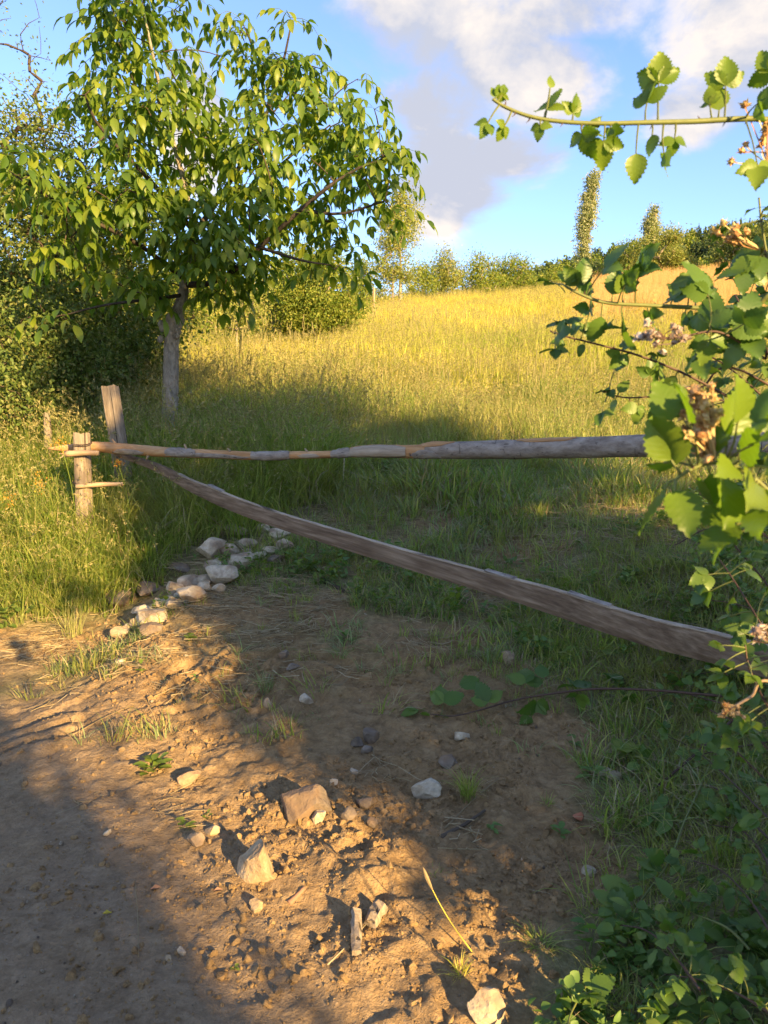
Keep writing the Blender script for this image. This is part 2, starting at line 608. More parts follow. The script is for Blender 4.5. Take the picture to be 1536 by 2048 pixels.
def wood_mat(name, a, b, c, along='X', scale=9, bd=.004, cracks=True, fine=.09, dist=.8):
    t = NT(name)
    tc = t.n('ShaderNodeTexCoord')
    st = {'X': (fine, 1, 1), 'Z': (1, 1, fine), 'Y': (1, fine, 1)}[along]
    n1 = t.noise(tc.outputs['Object'], scale * 6, 5, .62, dist, st)
    n2 = t.noise(tc.outputs['Object'], scale * 1.3, 4, .6, .3, tuple(max(.25, k) for k in st))
    f = t.math('ADD', t.math('MULTIPLY', n1, .62), t.math('MULTIPLY', n2, .38))
    col = t.ramp(f, [(.30, a), (.48, b), (.66, c)])
    h = n1
    if cracks:
        cr = t.noise(tc.outputs['Object'], scale * 4, 2, .5, .2, tuple(k * (1 if k == 1 else .35) for k in st))
        k = t.range(cr, .63, .68)
        col = t.mix(t.math('MULTIPLY', k, .8), col, (.03, .024, .018))
        h = t.math('SUBTRACT', n1, t.math('MULTIPLY', k, .8))
    return t.finish(t.principled(col, .85, h, .8, bd, .2))


def stone_mat(name, a, b, c, dirt=(.20, .13, .075)):
    t = NT(name)
    tc = t.n('ShaderNodeTexCoord'); oi = t.n('ShaderNodeObjectInfo')
    ad = t.n('ShaderNodeVectorMath', operation='ADD')
    t.l(tc.outputs['Object'], ad.inputs[0]); t.l(oi.outputs['Location'], ad.inputs[1])
    v = ad.outputs[0]
    n1 = t.noise(v, 14, 6, .65, .4); n2 = t.noise(v, 55, 4, .6); n3 = t.noise(v, 7, 3)
    col = t.ramp(n1, [(.28, a), (.5, b), (.72, c)])
    col = t.mix(t.range(n2, .55, .72, 0, .55), col, a)
    col = t.mix(t.range(n3, .46, .62, 0, .8), col, dirt)
    h = t.math('ADD', n1, t.math('MULTIPLY', n2, .5))
    return t.finish(t.principled(col, .88, h, .8, .012, .25))


def flat_mat(name, col, rough=.7, var=.25, scale=30):
    t = NT(name)
    tc = t.n('ShaderNodeTexCoord')
    n1 = t.noise(tc.outputs['Object'], scale, 4)
    c = t.mix(n1, tuple(k * (1 - var) for k in col), tuple(min(1, k * (1 + var)) for k in col))
    return t.finish(t.principled(c, rough, n1, .4, .004))


def soil_material():
    t = NT('soil')
    geo = t.n('ShaderNodeNewGeometry'); P = geo.outputs['Position']
    at = t.n('ShaderNodeAttribute', attribute_name='cover')
    rd = t.n('ShaderNodeAttribute', attribute_name='packed')
    n1 = t.noise(P, 1.6, 5, .6, .3); n2 = t.noise(P, 16, 6, .7, .3); n3 = t.noise(P, 110, 3, .6)
    soil = t.ramp(n2, [(.25, (.19, .125, .062)), (.5, (.34, .23, .115)), (.75, (.47, .335, .18))])
    soil = t.mix(t.range(n1, .35, .65, 0, .6), soil, t.ramp(n2, [(.3, (.24, .145, .065)), (.7, (.46, .305, .135))]))
    pack = t.ramp(n2, [(.3, (.24, .17, .10)), (.7, (.40, .295, .185))])
    soil = t.mix(t.math('MULTIPLY', rd.outputs['Fac'], t.range(n1, .3, .6, .4, .95)), soil, pack)
    # pale grit
    vo = t.n('ShaderNodeTexVoronoi'); vo.inputs['Scale'].default_value = 55; t.l(P, vo.inputs['Vector'])
    gr = t.math('MULTIPLY', t.math('LESS_THAN', vo.outputs['Distance'], .16), t.math('GREATER_THAN', n3, .53))
    soil = t.mix(t.math('MULTIPLY', gr, .55), soil, (.40, .33, .25))
    thatch = t.ramp(n2, [(.3, (.15, .135, .06)), (.55, (.27, .235, .11)), (.75, (.42, .36, .20))])
    col = t.mix(at.outputs['Fac'], soil, thatch)
    n4 = t.noise(P, 48, 5, .7, .5)
    col = t.mix(t.range(n4, .3, .7, .42, 0), col, t.mix(1.0, col, (.42, .40, .38), 'MULTIPLY'))
    h = t.math('ADD', t.math('ADD', t.math('MULTIPLY', n2, .5), t.math('MULTIPLY', n4, .45)), t.math('MULTIPLY', n3, .12))
    return t.finish(t.principled(col, .95, h, .9, .04, .1))


M = {}
M['soil'] = soil_material()
M['walnut'] = leaf_mat('walnut_leaf', [(.075, .14, .02), (.115, .19, .024), (.165, .235, .028), (.25, .295, .032)], .5, .42, .4)
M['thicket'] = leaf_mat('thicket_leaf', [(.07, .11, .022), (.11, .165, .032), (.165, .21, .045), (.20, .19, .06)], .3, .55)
M['bush'] = leaf_mat('bush_leaf', [(.11, .17, .024), (.17, .23, .03), (.23, .265, .038), (.29, .28, .05)], .35, .55)
M['bush_pale'] = leaf_mat('pale_bush_leaf', [(.15, .19, .035), (.21, .25, .05), (.28, .29, .065), (.34, .31, .09)], .35, .55)
M['poplar'] = leaf_mat('poplar_leaf', [(.16, .20, .08), (.25, .28, .12), (.34, .35, .18), (.46, .45, .29)], .35, .5)
M['wood_far'] = leaf_mat('far_wood_leaf', [(.045, .075, .03), (.07, .11, .04), (.105, .14, .05)], .2, .7)
M['bramble'] = leaf_mat('bramble_leaf', [(.065, .13, .022), (.10, .18, .028), (.15, .225, .036)], .38, .42, .45, veins=True)
M['bramble_young'] = leaf_mat('young_bramble_leaf', [(.10, .175, .015), (.14, .225, .02), (.18, .255, .024)], .45, .42, .4, veins=True)
M['weed'] = leaf_mat('weed_leaf', [(.10, .185, .04), (.135, .23, .05), (.19, .27, .065)], .35, .5, patch=[(1.3, (.10, .13, .025), .5, .7)])
M['weed_light'] = leaf_mat('light_weed_leaf', [(.14, .21, .03), (.19, .26, .04), (.24, .29, .05)], .4, .5)
M['grass'] = leaf_mat('green_grass', [(.17, .25, .05), (.25, .33, .065), (.34, .38, .09), (.50, .46, .18)], .5, .5, .4, patch=[(.9, (.33, .31, .10), .48, .7)])
M['grass_blue'] = leaf_mat('blue_green_grass', [(.19, .27, .11), (.27, .345, .15), (.36, .41, .21)], .5, .5, .4)
M['meadow'] = leaf_mat('meadow_grass', [(.36, .37, .05), (.50, .46, .07), (.63, .53, .09), (.72, .61, .17)], .3, .6, .3,
                       patch=[(.13, (.70, .54, .09), .46, .66), (.07, (.27, .34, .05), .48, .64)])
M['meadow_green'] = leaf_mat('meadow_grass_greener', [(.20, .29, .06), (.31, .38, .09), (.44, .45, .14), (.60, .54, .25)], .42, .55, .35,
                             patch=[(.5, (.38, .33, .13), .5, .68)])
M['dry_grass'] = leaf_mat('dry_russet_grass', [(.50, .29, .12), (.62, .39, .16), (.70, .49, .22)], .3, .6, .3)
M['straw'] = leaf_mat('straw', [(.26, .19, .10), (.36, .28, .15), (.46, .38, .23)], .15, .6, .3, tcol=.8)
M['seed'] = leaf_mat('seed_heads', [(.20, .19, .07), (.28, .25, .09), (.38, .32, .14)], .2, .7)
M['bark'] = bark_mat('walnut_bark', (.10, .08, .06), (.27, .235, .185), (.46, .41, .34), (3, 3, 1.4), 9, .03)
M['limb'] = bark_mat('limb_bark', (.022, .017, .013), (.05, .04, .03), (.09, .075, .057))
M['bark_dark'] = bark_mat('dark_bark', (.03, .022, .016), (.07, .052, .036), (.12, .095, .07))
M['bark_pale'] = bark_mat('pale_bark', (.16, .12, .08), (.30, .24, .17), (.42, .36, .27))
M['twig'] = flat_mat('twig', (.10, .075, .05), .8)
M['post'] = wood_mat('weathered_post', (.10, .075, .05), (.24, .19, .135), (.37, .305, .225), 'Z')
M['plank'] = wood_mat('weathered_plank', (.065, .044, .028), (.175, .122, .08), (.32, .24, .165), 'X', 8, .006, cracks=False, fine=.035, dist=.2)
M['plank_edge'] = wood_mat('grey_wane_edge', (.20, .155, .11), (.36, .29, .21), (.50, .42, .32), 'X', 8)
M['peeled'] = wood_mat('peeled_pole', (.27, .14, .06), (.45, .25, .11), (.56, .37, .20), 'X', 6, .003, cracks=False)
M['stake'] = wood_mat('thin_stake', (.22, .14, .08), (.36, .25, .15), (.46, .35, .23), 'X', 9, .003, cracks=False)
M['wire'] = flat_mat('rusty_wire', (.05, .035, .028), .6)
M['stone'] = stone_mat('limestone', (.30, .235, .15), (.52, .44, .31), (.67, .59, .455))
M['stone_warm'] = stone_mat('ochre_stone', (.24, .17, .095), (.39, .29, .175), (.52, .42, .28))
M['stone_dark'] = stone_mat('earthy_stone', (.11, .085, .06), (.19, .15, .11), (.28, .235, .18))
M['brick'] = flat_mat('brick_fragment', (.36, .14, .075), .85)
M['blossom'] = leaf_mat('dry_blossom', [(.34, .17, .07), (.52, .30, .13), (.64, .45, .24), (.58, .48, .20)], .25, .7, tcol=.8)
M['blossom_pale'] = leaf_mat('pale_blossom', [(.20, .12, .085), (.42, .33, .27), (.58, .52, .47)], .25, .7, tcol=.8)
M['cane'] = flat_mat('green_cane', (.14, .16, .045), .55)
M['cane_dark'] = flat_mat('dark_cane', (.085, .05, .035), .6)
M['petal_yellow'] = leaf_mat('yellow_flower', [(.42, .22, .02), (.52, .30, .03), (.45, .16, .02)], .2, .7, tcol=.8)
M['petal_white'] = leaf_mat('white_flower', [(.6, .6, .55), (.7, .7, .66)], .2, .7, tcol=.8)
M['fruit'] = flat_mat('green_walnut_husk', (.16, .22, .05), .5)
M['leaf_yellow'] = leaf_mat('fallen_yellow_leaf', [(.5, .38, .04), (.55, .42, .05)], .2, .6)
M['leaf_brown'] = leaf_mat('dead_leaf', [(.24, .13, .075), (.33, .19, .12)], .15, .7, tcol=.7)


def birch_mat():
    """grey bark of the rail with dark lenticels and rings; flaked bare wood toward its thin end"""
    t = NT('rail_bark')
    tc = t.n('ShaderNodeTexCoord'); P = tc.outputs['Object']
    n1 = t.noise(P, 16, 6, .65, .3, (.6, 1.4, 1.4)); n2 = t.noise(P, 60, 4, .6)
    col = t.ramp(n1, [(.25, (.13, .10, .08)), (.5, (.29, .245, .20)), (.75, (.45, .40, .34))])
    ring = t.noise(P, 9, 3, .6, .5, (2.4, .35, .35))
    k = t.range(ring, .63, .68)
    col = t.mix(t.math('MULTIPLY', k, .85), col, (.035, .028, .022))
    speck = t.range(t.noise(P, 70, 2, .5, 0, (.35, 1, 1)), .66, .7)
    col = t.mix(t.math('MULTIPLY', speck, .7), col, (.05, .04, .035))
    h = t.math('SUBTRACT', n1, t.math('MULTIPLY', k, .6))
    return t.finish(t.principled(col, .85, h, .8, .008, .2))


M['rail_bark'] = birch_mat()

# ------------------------------------------------------------------ ground: one sheet from behind the camera to the far hill


def lines(a, b, step, grow, lo, hi):
    mid = np.arange(a, b + step / 2, step)
    up = []; s = step; v = mid[-1]
    while v < hi:
        s *= grow; v += s; up.append(v)
    dn = []; s = step; v = mid[0]
    while v > lo:
        s *= grow; v -= s; dn.append(v)
    return np.array(dn[::-1] + list(mid) + up)


def make_ground():
    xs = lines(-2.7, 1.9, .0115, 1.085, -700, 700)
    ys = lines(1.45, 5.4, .0115, 1.085, -60, 900)
    X, Y = np.meshgrid(xs, ys)
    Z = gz(X, Y)
    nx, ny = len(xs), len(ys)
    i = np.arange(ny - 1)[:, None] * nx; j = np.arange(nx - 1)[None]
    Q = np.stack([i + j, i + j + 1, i + nx + j + 1, i + nx + j], -1).reshape(-1, 4)
    mb = MB().add(np.stack([X, Y, Z], -1), Q)
    o = mb.build('ground', M['soil'], smooth=True)
    tag(o, 'brown trodden soil of the track and gateway running up into the meadow', 'ground', kind='structure')
    m = dirt_mask(X, Y)
    road = sm(-.1 - .72 * (Y - 2.2) - X, -.3, .7) * sm(Y, 5, 4)
    for nm, v in (('cover', (1 - m) * sm(Y, -1, 1) if False else 1 - m), ('packed', road)):
        a = o.data.attributes.new(nm, 'FLOAT', 'POINT')
        a.data.foreach_set('value', v.ravel().astype(np.float32))
    return o


make_ground()

# ------------------------------------------------------------------ grass and other uncountable cover (instanced tufts)


def ribbons(rng, n, h, spread, w, lean, seg=4, z0=-.02, curl=1.0):
    """n grass blades as tapering ribbons"""
    a = rng.uniform(0, 2 * math.pi, n); r = spread * np.sqrt(rng.uniform(0, 1, n))
    base = np.stack([r * np.cos(a), r * np.sin(a), np.full(n, z0)], -1)
    b = a + rng.normal(0, .9, n)
    H = rng.uniform(h[0], h[1], n); ln = rng.uniform(lean[0], lean[1], n)
    D = np.stack([np.cos(b), np.sin(b), np.zeros(n)], -1)
    S = np.stack([-np.sin(b + rng.normal(0, .7, n)), np.cos(b), np.zeros(n)], -1)
    t = np.linspace(0, 1, seg)
    z = t[None] * (1 - .45 * curl * ln[:, None] * t[None] ** 2)
    out = ln[:, None] * (t[None] ** 1.8)
    C = base[:, None] + H[:, None, None] * (D[:, None] * out[..., None] + np.array([0, 0, 1.0]) * z[..., None])
    ww = w * rng.uniform(.6, 1.3, n)[:, None] * (1 - t[None] ** 2 * .93)
    V = np.stack([C - S[:, None] * ww[..., None] * .5, C + S[:, None] * ww[..., None] * .5], 2)
    V = V.reshape(-1, 3)
    i = np.arange(n)[:, None] * seg * 2; k = np.arange(seg - 1)[None] * 2
    Q = np.stack([i + k, i + k + 1, i + k + 3, i + k + 2], -1).reshape(-1, 4)
    return V, Q, C


def tuft(rng, mats, n, h, spread, w, lean, heads=0, head_len=.12, head_kind='panicle', straw=0.0, curl=1.0, seg=4):
    mb = MB()
    ns = int(n * straw)
    V, Q, C = ribbons(rng, n - ns, h, spread, w, lean, seg, curl=curl)
    mb.add(V, Q, 0)
    if ns:
        V, Q, _ = ribbons(rng, ns, (h[0] * .6, h[1] * .95), spread, w * .8, (lean[0], lean[1] * 1.5), seg, curl=curl)
        mb.add(V, Q, 1)
    if heads:
        V, Q, C = ribbons(rng, heads, (h[1] * .95, h[1] * 1.35), spread, w * .55, (lean[0] * .4, lean[1] * .5), 5)
        mb.add(V, Q, 0)
        for c in C:
            top = c[-1]; d = c[-1] - c[-2]; d = d / np.linalg.norm(d)
            if head_kind == 'panicle':
                k = 12
                tt = rng.uniform(-1.0, 0.15, k)[:, None]
                P = top + d * tt * head_len
                D = d * .8 + rng.normal(0, .55, (k, 3))
                V, T = leaf_cards(P, D, rng.normal(size=(k, 3)), head_len * .22, head_len * .055)
                mb.add(V, T, 2)
            else:
                P = np.array([top - d * head_len * .2, top + d * head_len * .1, top + d * head_len * .8, top + d * head_len + np.array([.01, 0, -.012])])
                add_tube(mb, P, [.002, .0042, .0038, .0015], 5, True, mi=2)
    return mb.mesh('tuft', mats)


def weed_mesh(rng, mats, n, size, h, broad=.6):
    """a low leafy herb"""
    mb = MB()
    a = rng.uniform(0, 2 * math.pi, n); el = rng.uniform(.05, .9, n)
    D = np.stack([np.cos(a) * np.cos(el), np.sin(a) * np.cos(el), np.sin(el)], -1)
    P = np.stack([rng.normal(0, size * .5, n), rng.normal(0, size * .5, n), rng.uniform(0, h, n) - .01], -1)
    L = rng.uniform(.5, 1.1, n) * size
    V, T = round_leaves(P, D, np.tile([0, 0, 1.0], (n, 1)) + rng.normal(0, .35, (n, 3)), L, L * broad, .25, .15)
    mb.add(V, T, 0)
    V, Q, _ = ribbons(rng, 5, (h * .7, h * 1.1), size * .4, .003, (.1, .4), 3)
    mb.add(V, Q, 0)
    return mb.mesh('weed', mats, True)


def gn_group(coll):
    ng = bpy.data.node_groups.new('scatter', 'GeometryNodeTree')
    ng.interface.new_socket('Geometry', in_out='INPUT', socket_type='NodeSocketGeometry')
    ng.interface.new_socket('Geometry', in_out='OUTPUT', socket_type='NodeSocketGeometry')
    N, L = ng.nodes, ng.links
    gi = N.new('NodeGroupInput'); go = N.new('NodeGroupOutput')
    ci = N.new('GeometryNodeCollectionInfo'); ci.inputs[0].default_value = coll
    ci.inputs['Separate Children'].default_value = True; ci.inputs['Reset Children'].default_value = True
    ip = N.new('GeometryNodeInstanceOnPoints'); ip.inputs['Pick Instance'].default_value = True

    def attr(name, typ):
        a = N.new('GeometryNodeInputNamedAttribute'); a.data_type = typ; a.inputs['Name'].default_value = name
        return a.outputs['Attribute']
    er = N.new('FunctionNodeEulerToRotation')
    L.new(attr('rot', 'FLOAT_VECTOR'), er.inputs[0])
    L.new(gi.outputs[0], ip.inputs['Points']); L.new(ci.outputs[0], ip.inputs['Instance'])
    L.new(attr('idx', 'INT'), ip.inputs['Instance Index']); L.new(er.outputs[0], ip.inputs['Rotation'])
    L.new(attr('scl', 'FLOAT_VECTOR'), ip.inputs['Scale'])
    L.new(ip.outputs[0], go.inputs[0])
    return ng


def scatter(name, label, cat, protos, P, scl, rng, tilt=.12, full=False):
    n = len(P)
    coll = bpy.data.collections.new(name + '_kinds')
    for k, me in enumerate(protos):
        coll.objects.link(bpy.data.objects.new('%s_kind_%02d' % (name, k), me))
    me = bpy.data.meshes.new(name)
    me.vertices.add(n)
    me.vertices.foreach_set('co', np.asarray(P, np.float32).ravel())
    rot = np.stack([rng.normal(0, tilt, n), rng.normal(0, tilt, n), rng.uniform(0, 6.283, n)], -1)
    if full:
        rot = rng.uniform(0, 6.283, (n, 3))
    scl = np.asarray(scl, float)
    if scl.ndim == 1:
        scl = np.repeat(scl[:, None], 3, 1)
    a = me.attributes.new('rot', 'FLOAT_VECTOR', 'POINT'); a.data.foreach_set('vector', rot.astype(np.float32).ravel())
    a = me.attributes.new('scl', 'FLOAT_VECTOR', 'POINT'); a.data.foreach_set('vector', scl.astype(np.float32).ravel())
    a = me.attributes.new('idx', 'INT', 'POINT'); a.data.foreach_set('value', rng.integers(0, len(protos), n).astype(np.int32))
    o = bpy.data.objects.new(name, me)
    COL.objects.link(o)
    md = o.modifiers.new('scatter', 'NODES'); md.node_group = gn_group(coll)
    return tag(o, label, cat, kind='stuff')


def spots(rng, n, x0, x1, y0, y1, dens, near=1.0):
    """random places thinned by a density function; near > 1 packs them toward the near side"""
    x = rng.uniform(x0, x1, n); y = y0 + (y1 - y0) * rng.uniform(0, 1, n) ** near
    keep = rng.uniform(0, 1, n) < dens(x, y)
    x, y = x[keep], y[keep]
    return np.stack([x, y, gz(x, y)], -1)


def in_view(x, y, margin=1.3):
    return (np.abs(x) < .56 * y + margin)


def make_cover():
    r = np.random.default_rng(11)
    mm = [M['meadow'], M['straw'], M['seed']]
    mg = [M['meadow_green'], M['straw'], M['seed']]
    gg = [M['grass'], M['straw'], M['seed']]
    gb = [M['grass_blue'], M['straw'], M['seed']]
    dd = [M['dry_grass'], M['straw'], M['dry_grass']]
    # far meadow
    pm = [tuft(r, mm, 34, (.22, .65), .42, .017, (.1, .8), heads=9, head_len=.16, straw=.15) for _ in range(6)]

    def d_far(x, y):
        russet = sm(x - (2.5 + .27 * (y - 14)), 0, 3) * sm(y, 24, 30)
        return in_view(x, y, 3) * (1 - .9 * russet)
    P = spots(r, 30000, -24, 40, 13, 62, d_far, 1.25)
    scatter('meadow_grass', 'sunlit golden hay meadow sloping up beyond the gate', 'grass', pm, P, r.uniform(.5, .9, len(P)) * (.75 + .7 * vn(P[:, 0] * .45, P[:, 1] * .3, 97)), r)
    pd = [tuft(r, dd, 55, (.35, .75), .5, .012, (.05, .4), heads=18, straw=.1) for _ in range(3)]

    def d_rus(x, y):
        return in_view(x, y, 6) * sm(x - (2.5 + .27 * (y - 14)), 0, 3) * sm(y, 24, 30)
    P = spots(r, 16000, 4, 48, 24, 64, d_rus)
    scatter('dry_grass', 'russet dry grass on the upper slope behind the bramble', 'grass', pd, P, r.uniform(.7, 1.2, len(P)), r)
    # tall grass around the fence line
    pn = [tuft(r, mg, 26, (.25, .62), .15, .0095, (.15, 1.0), heads=3, head_len=.15, straw=.22, seg=5) for _ in range(5)]

    def d_near(x, y):
        return in_view(x, y, 2) * sm(y + .5 * fbm(x, y, 8, 3), 7.4, 8.8)
    P = spots(r, 9000, -10, 11, 7.2, 15, d_near)
    s = r.uniform(.55, 1.15, len(P)) * (.65 + .3 * sm(P[:, 1], 7.5, 11)) * (.7 + .6 * vn(P[:, 0] * 1.1, P[:, 1] * 1.1, 67)) * (1 + .4 * sm(-P[:, 0], -.5, 1.2))
    scatter('tall_grass', 'tall green seeding grass behind the top rail', 'grass', pn, P, s, r)
    # stalks with timothy heads standing over it
    ps = [tuft(r, [M['seed'], M['straw'], M['seed']], 3, (.4, .6), .1, .003, (.05, .2), heads=5, head_len=.13, head_kind='spike') for _ in range(4)]
    P = spots(r, 260, -6, 10, 8.5, 20, lambda x, y: in_view(x, y, 1) * sm(fbm(x * .5, y * .5, 77, 3), -.4, .25))
    scatter('timothy_grass', 'thin stalks with dark seed spikes rising over the meadow', 'grass', ps, P, r.uniform(.95, 1.5, len(P)), r, .1)
    # long grass on the bank to the left
    pb = [tuft(r, gg, 32, (.20, .55), .12, .0085, (.25, 1.1), heads=1, straw=.08, curl=1.25, seg=6) for _ in range(5)]

    def d_bank(x, y):
        return in_view(x, y, 1.5) * sm(edge_l(y) - .06 - x, -.03, .12) * sm(y, 4.55, 4.95) * (1 - .8 * heap(x, y))
    P = spots(r, 5200, -6.5, -.3, 4.5, 8.6, d_bank)
    s = r.uniform(.6, 1.1, len(P)) * (.6 + .4 * sm(P[:, 1], 4.8, 5.6)) * (1 + .45 * sm(P[:, 1], 6.4, 7.6))
    scatter('bank_grass', 'long arching grass on the bank below the short post', 'grass', pb, P, s, r)
    # lower grass in and beyond the gateway
    pg = [tuft(r, m, 20, (.06, .24), .085, .0072, (.2, 1.2), straw=.36, seg=5) for m in (gg, gb, gg, gb, gg)]

    def d_gate(x, y):
        n = fbm(x * 1.5, y * 1.5, 14, 3)
        return in_view(x, y, .6) * np.maximum(sm(1 - dirt_mask(x, y) + n * 1.3, .28, .8), .09 * sm(y, 2.8, 4) * sm(x, -1.3, -.6) + .8 * sm(n, -.02, .12) * sm(y, 3.3, 4.3) * sm(x, -1.3, -.6)) * sm(x - edge_l(y), -.1, .1) * (1 - .93 * heap(x, y))
    P = spots(r, 15000, -2, 7, 2.6, 8.6, d_gate)
    s = r.uniform(.4, 1.15, len(P)) * (.7 + .75 * sm(P[:, 1], 5.0, 7.6)) * (.55 + .9 * vn(P[:, 0] * 1.9, P[:, 1] * 1.9, 63))
    scatter('gateway_grass', 'short patchy grass growing between the rail and the plank', 'grass', pg, P, s, r)
    # herbs mixed into it
    pw = [weed_mesh(r, [m], 16, .05, .12, b) for m, b in ((M['weed'], .6), (M['weed'], .35), (M['weed_light'], .6), (M['weed'], .8))]

    def d_herb(x, y):
        return in_view(x, y, .6) * sm(1 - dirt_mask(x, y), .5, .9) * sm(fbm(x * 1.1, y * 1.1, 19, 3), -.02, .2)
    P = spots(r, 3800, -5, 6, 4.3, 9, d_herb)
    scatter('meadow_herbs', 'low broad leaved herbs growing among the gateway grass', 'herbs', pw, P, r.uniform(.5, 1.3, len(P)), r)
    # undergrowth under the bramble on the right

    def d_under(x, y):
        return sm(x - edge_r(y) + .25 * fbm(x * 2, y * 2, 33, 3), .02, .22) * sm(y, 6.2, 4.2)
    P = spots(r, 4200, .25, 3.6, .95, 6, d_under)
    pu = [tuft(r, gg, 22, (.06, .24), .08, .0062, (.3, 1.3), straw=.3, seg=5) for _ in range(4)]
    scatter('verge_grass', 'shaded tangled grass under the bramble', 'grass', pu, P, r.uniform(.5, 1.05, len(P)) * (.5 + .5 * sm(P[:, 1], 1.5, 3)), r, .25)
    P = spots(r, 2800, .3, 3.4, 1.0, 5.5, lambda x, y: d_under(x, y) * sm(fbm(x * 1.6, y * 1.6, 37, 3), -.12, .12))
    pu = [weed_mesh(r, [m], n, sz, .10, b) for m, n, sz, b in ((M['weed'], 18, .05, .75), (M['weed'], 14, .065, .5), (M['weed_light'], 16, .04, .6), (M['weed'], 22, .04, .9))]
    scatter('undergrowth', 'dark leafy undergrowth at the foot of the bramble', 'undergrowth', pu, P, r.uniform(.5, 1.2, len(P)), r, .2)
    # cut stems and straw lying on the soil
    st = []
    for _ in range(6):
        mb = MB()
        for k in range(9):
            L = r.uniform(.04, .20); a = r.uniform(0, 6.28); c = r.normal(0, .07, 3); c[2] = abs(c[2]) * .08 + .004
            d = np.array([math.cos(a), math.sin(a), r.normal(0, .06)])
            bend = np.array([-d[1], d[0], .2]) * r.normal(0, .12) * L
            add_tube(mb, [c - d * L / 2, c + bend, c + d * L / 2], r.uniform(.001, .0024), 3, False)
        st.append(mb.mesh('straw', M['straw']))

    def d_straw(x, y):
        m = dirt_mask(x, y)
        return np.maximum(m, .5 * sm(y, 4, 5)) * (.07 * sm(y, 2.2, 2.8) + .93 * sm(y, 3.4, 4.8)) * sm(fbm(x * 1.2, y * 1.2, 47, 3), -.25, .15)
    P = spots(r, 6500, -2.5, 2.2, 1.6, 7.4, d_straw)
    P[:, 2] += .006
    scatter('straw', 'dry cut stems and straw strewn over the bare soil', 'straw', st, P, r.uniform(.5, 1.2, len(P)), r, .06)
    # clods and grit
    cl = []
    for k in range(7):
        V, F = rock(r, (1, r.uniform(.7, 1), r.uniform(.55, .8)), 2, 11, .09, .4, .8)
        cl.append(MB().add(V, F).mesh('clod', M['soil']))

    def d_clod(x, y):
        m = dirt_mask(x, y)
        road = sm(-.1 - .72 * (y - 2.2) - x, -.3, .7) * sm(y, 5, 4)
        return m * (1 - .8 * road) * sm(fbm(x * 2.6, y * 2.6, 53, 4, .6), -.12, .18)
    P = spots(r, 120000, -2.8, 1.6, 1.5, 6.5, d_clod, 1.4)
    s = np.clip(.0055 * r.pareto(2.2, len(P)) + .005, .005, .036)
    P[:, 2] += s * .0
    scatter('soil_clods', 'crumbled clods of brown earth on the trodden soil', 'clods', cl, P, s, r, full=True)
    pb2 = []
    for k, m in enumerate(('stone', 'stone_warm', 'stone_dark', 'stone')):
        V, F = rock(r, (1, r.uniform(.6, .9), r.uniform(.4, .7)), 2, 6, .05)
        pb2.append(MB().add(V, F).mesh('pebble', M[m]))
    P = spots(r, 2200, -2.6, 1.4, 1.5, 6.5, lambda x, y: dirt_mask(x, y) * (.35 + .65 * sm(fbm(x * 1.4, y * 1.4, 59, 2), -.1, .2)), 1.2)
    s = np.clip(.005 * r.pareto(2.5, len(P)) + .005, .005, .022)
    P[:, 2] += s * .2
    scatter('pebbles', 'small pale pebbles and grit scattered over the soil', 'pebbles', pb2, P, s, r, full=True)


make_cover()

# ------------------------------------------------------------------ trees


def skeleton(trunk, tips, rng, step=.25, lift=.12, stiff=.35):
    """grow limbs from the trunk polyline to every tip; returns nodes, parents and paths"""
    nodes = [np.array(p, float) for p in trunk]
    par = [-1] + list(range(len(trunk) - 1))
    paths = [list(range(len(trunk)))]
    tips = sorted(tips, key=lambda p: min(np.linalg.norm(p - t) for t in trunk))
    start = max(1, len(trunk) // 3)
    for tip in tips:
        A = np.array(nodes)
        d = np.linalg.norm(A - tip, axis=1) + stiff * np.maximum(0, A[:, 2] - tip[2] + .1)
        d[:start] += 5
        k = int(np.argmin(d))
        a = A[k]; dist = np.linalg.norm(tip - a)
        if dist < 1e-3:
            continue
        n = max(2, int(dist / step) + 1)
        c = (a + tip) / 2 + np.array([0, 0, lift * dist]) + rng.normal(0, .07 * dist, 3)
        path = [k]
        for i in range(1, n + 1):
            t = i / n
            p = a * (1 - t) ** 2 + 2 * c * t * (1 - t) + tip * t * t
            nodes.append(p); par.append(path[-1]); path.append(len(nodes) - 1)
        paths.append(path)
    w = np.zeros(len(nodes))
    for p in paths[1:]:
        k = p[-1]
        while k >= 0:
            w[k] += 1; k = par[k]
    return np.array(nodes), par, paths, w


def limbs(mb, nodes, paths, w, r_tip, r_max, power=.5, sides=6, skip_trunk=True):
    for q, p in enumerate(paths):
        if q == 0 and skip_trunk:
            continue
        R = np.minimum(r_tip * np.maximum(w[p], 1) ** power, r_max)
        R[0] = min(R[0], R[1] * 1.15)
        R[-1] *= .5
        add_tube(mb, nodes[p], R, sides if R.max() > .02 else 4, False)
    return mb


def ellipsoids(rng, blobs, n):
    """points through a union of ellipsoids, fuller toward their shells"""
    vol = np.array([b[1][0] * b[1][1] * b[1][2] for b in blobs]) ** .8
    out = []
    for (c, r), k in zip(blobs, np.maximum(1, (n * vol / vol.sum()).astype(int))):
        d = rng.normal(size=(k, 3)); d /= np.linalg.norm(d, axis=1)[:, None]
        out.append(np.array(c) + d * np.array(r) * (rng.uniform(.05, 1, k) ** .45)[:, None])
    return np.concatenate(out)


def px_blob(px, py, rx, ry, y, ry_depth=None):
    """an ellipsoid of foliage standing y metres ahead"""
    c = W(px, py, y); s = y / F_PX
    return (c, (rx * s, ry_depth if ry_depth else (rx + ry) * .5 * s, ry * s))


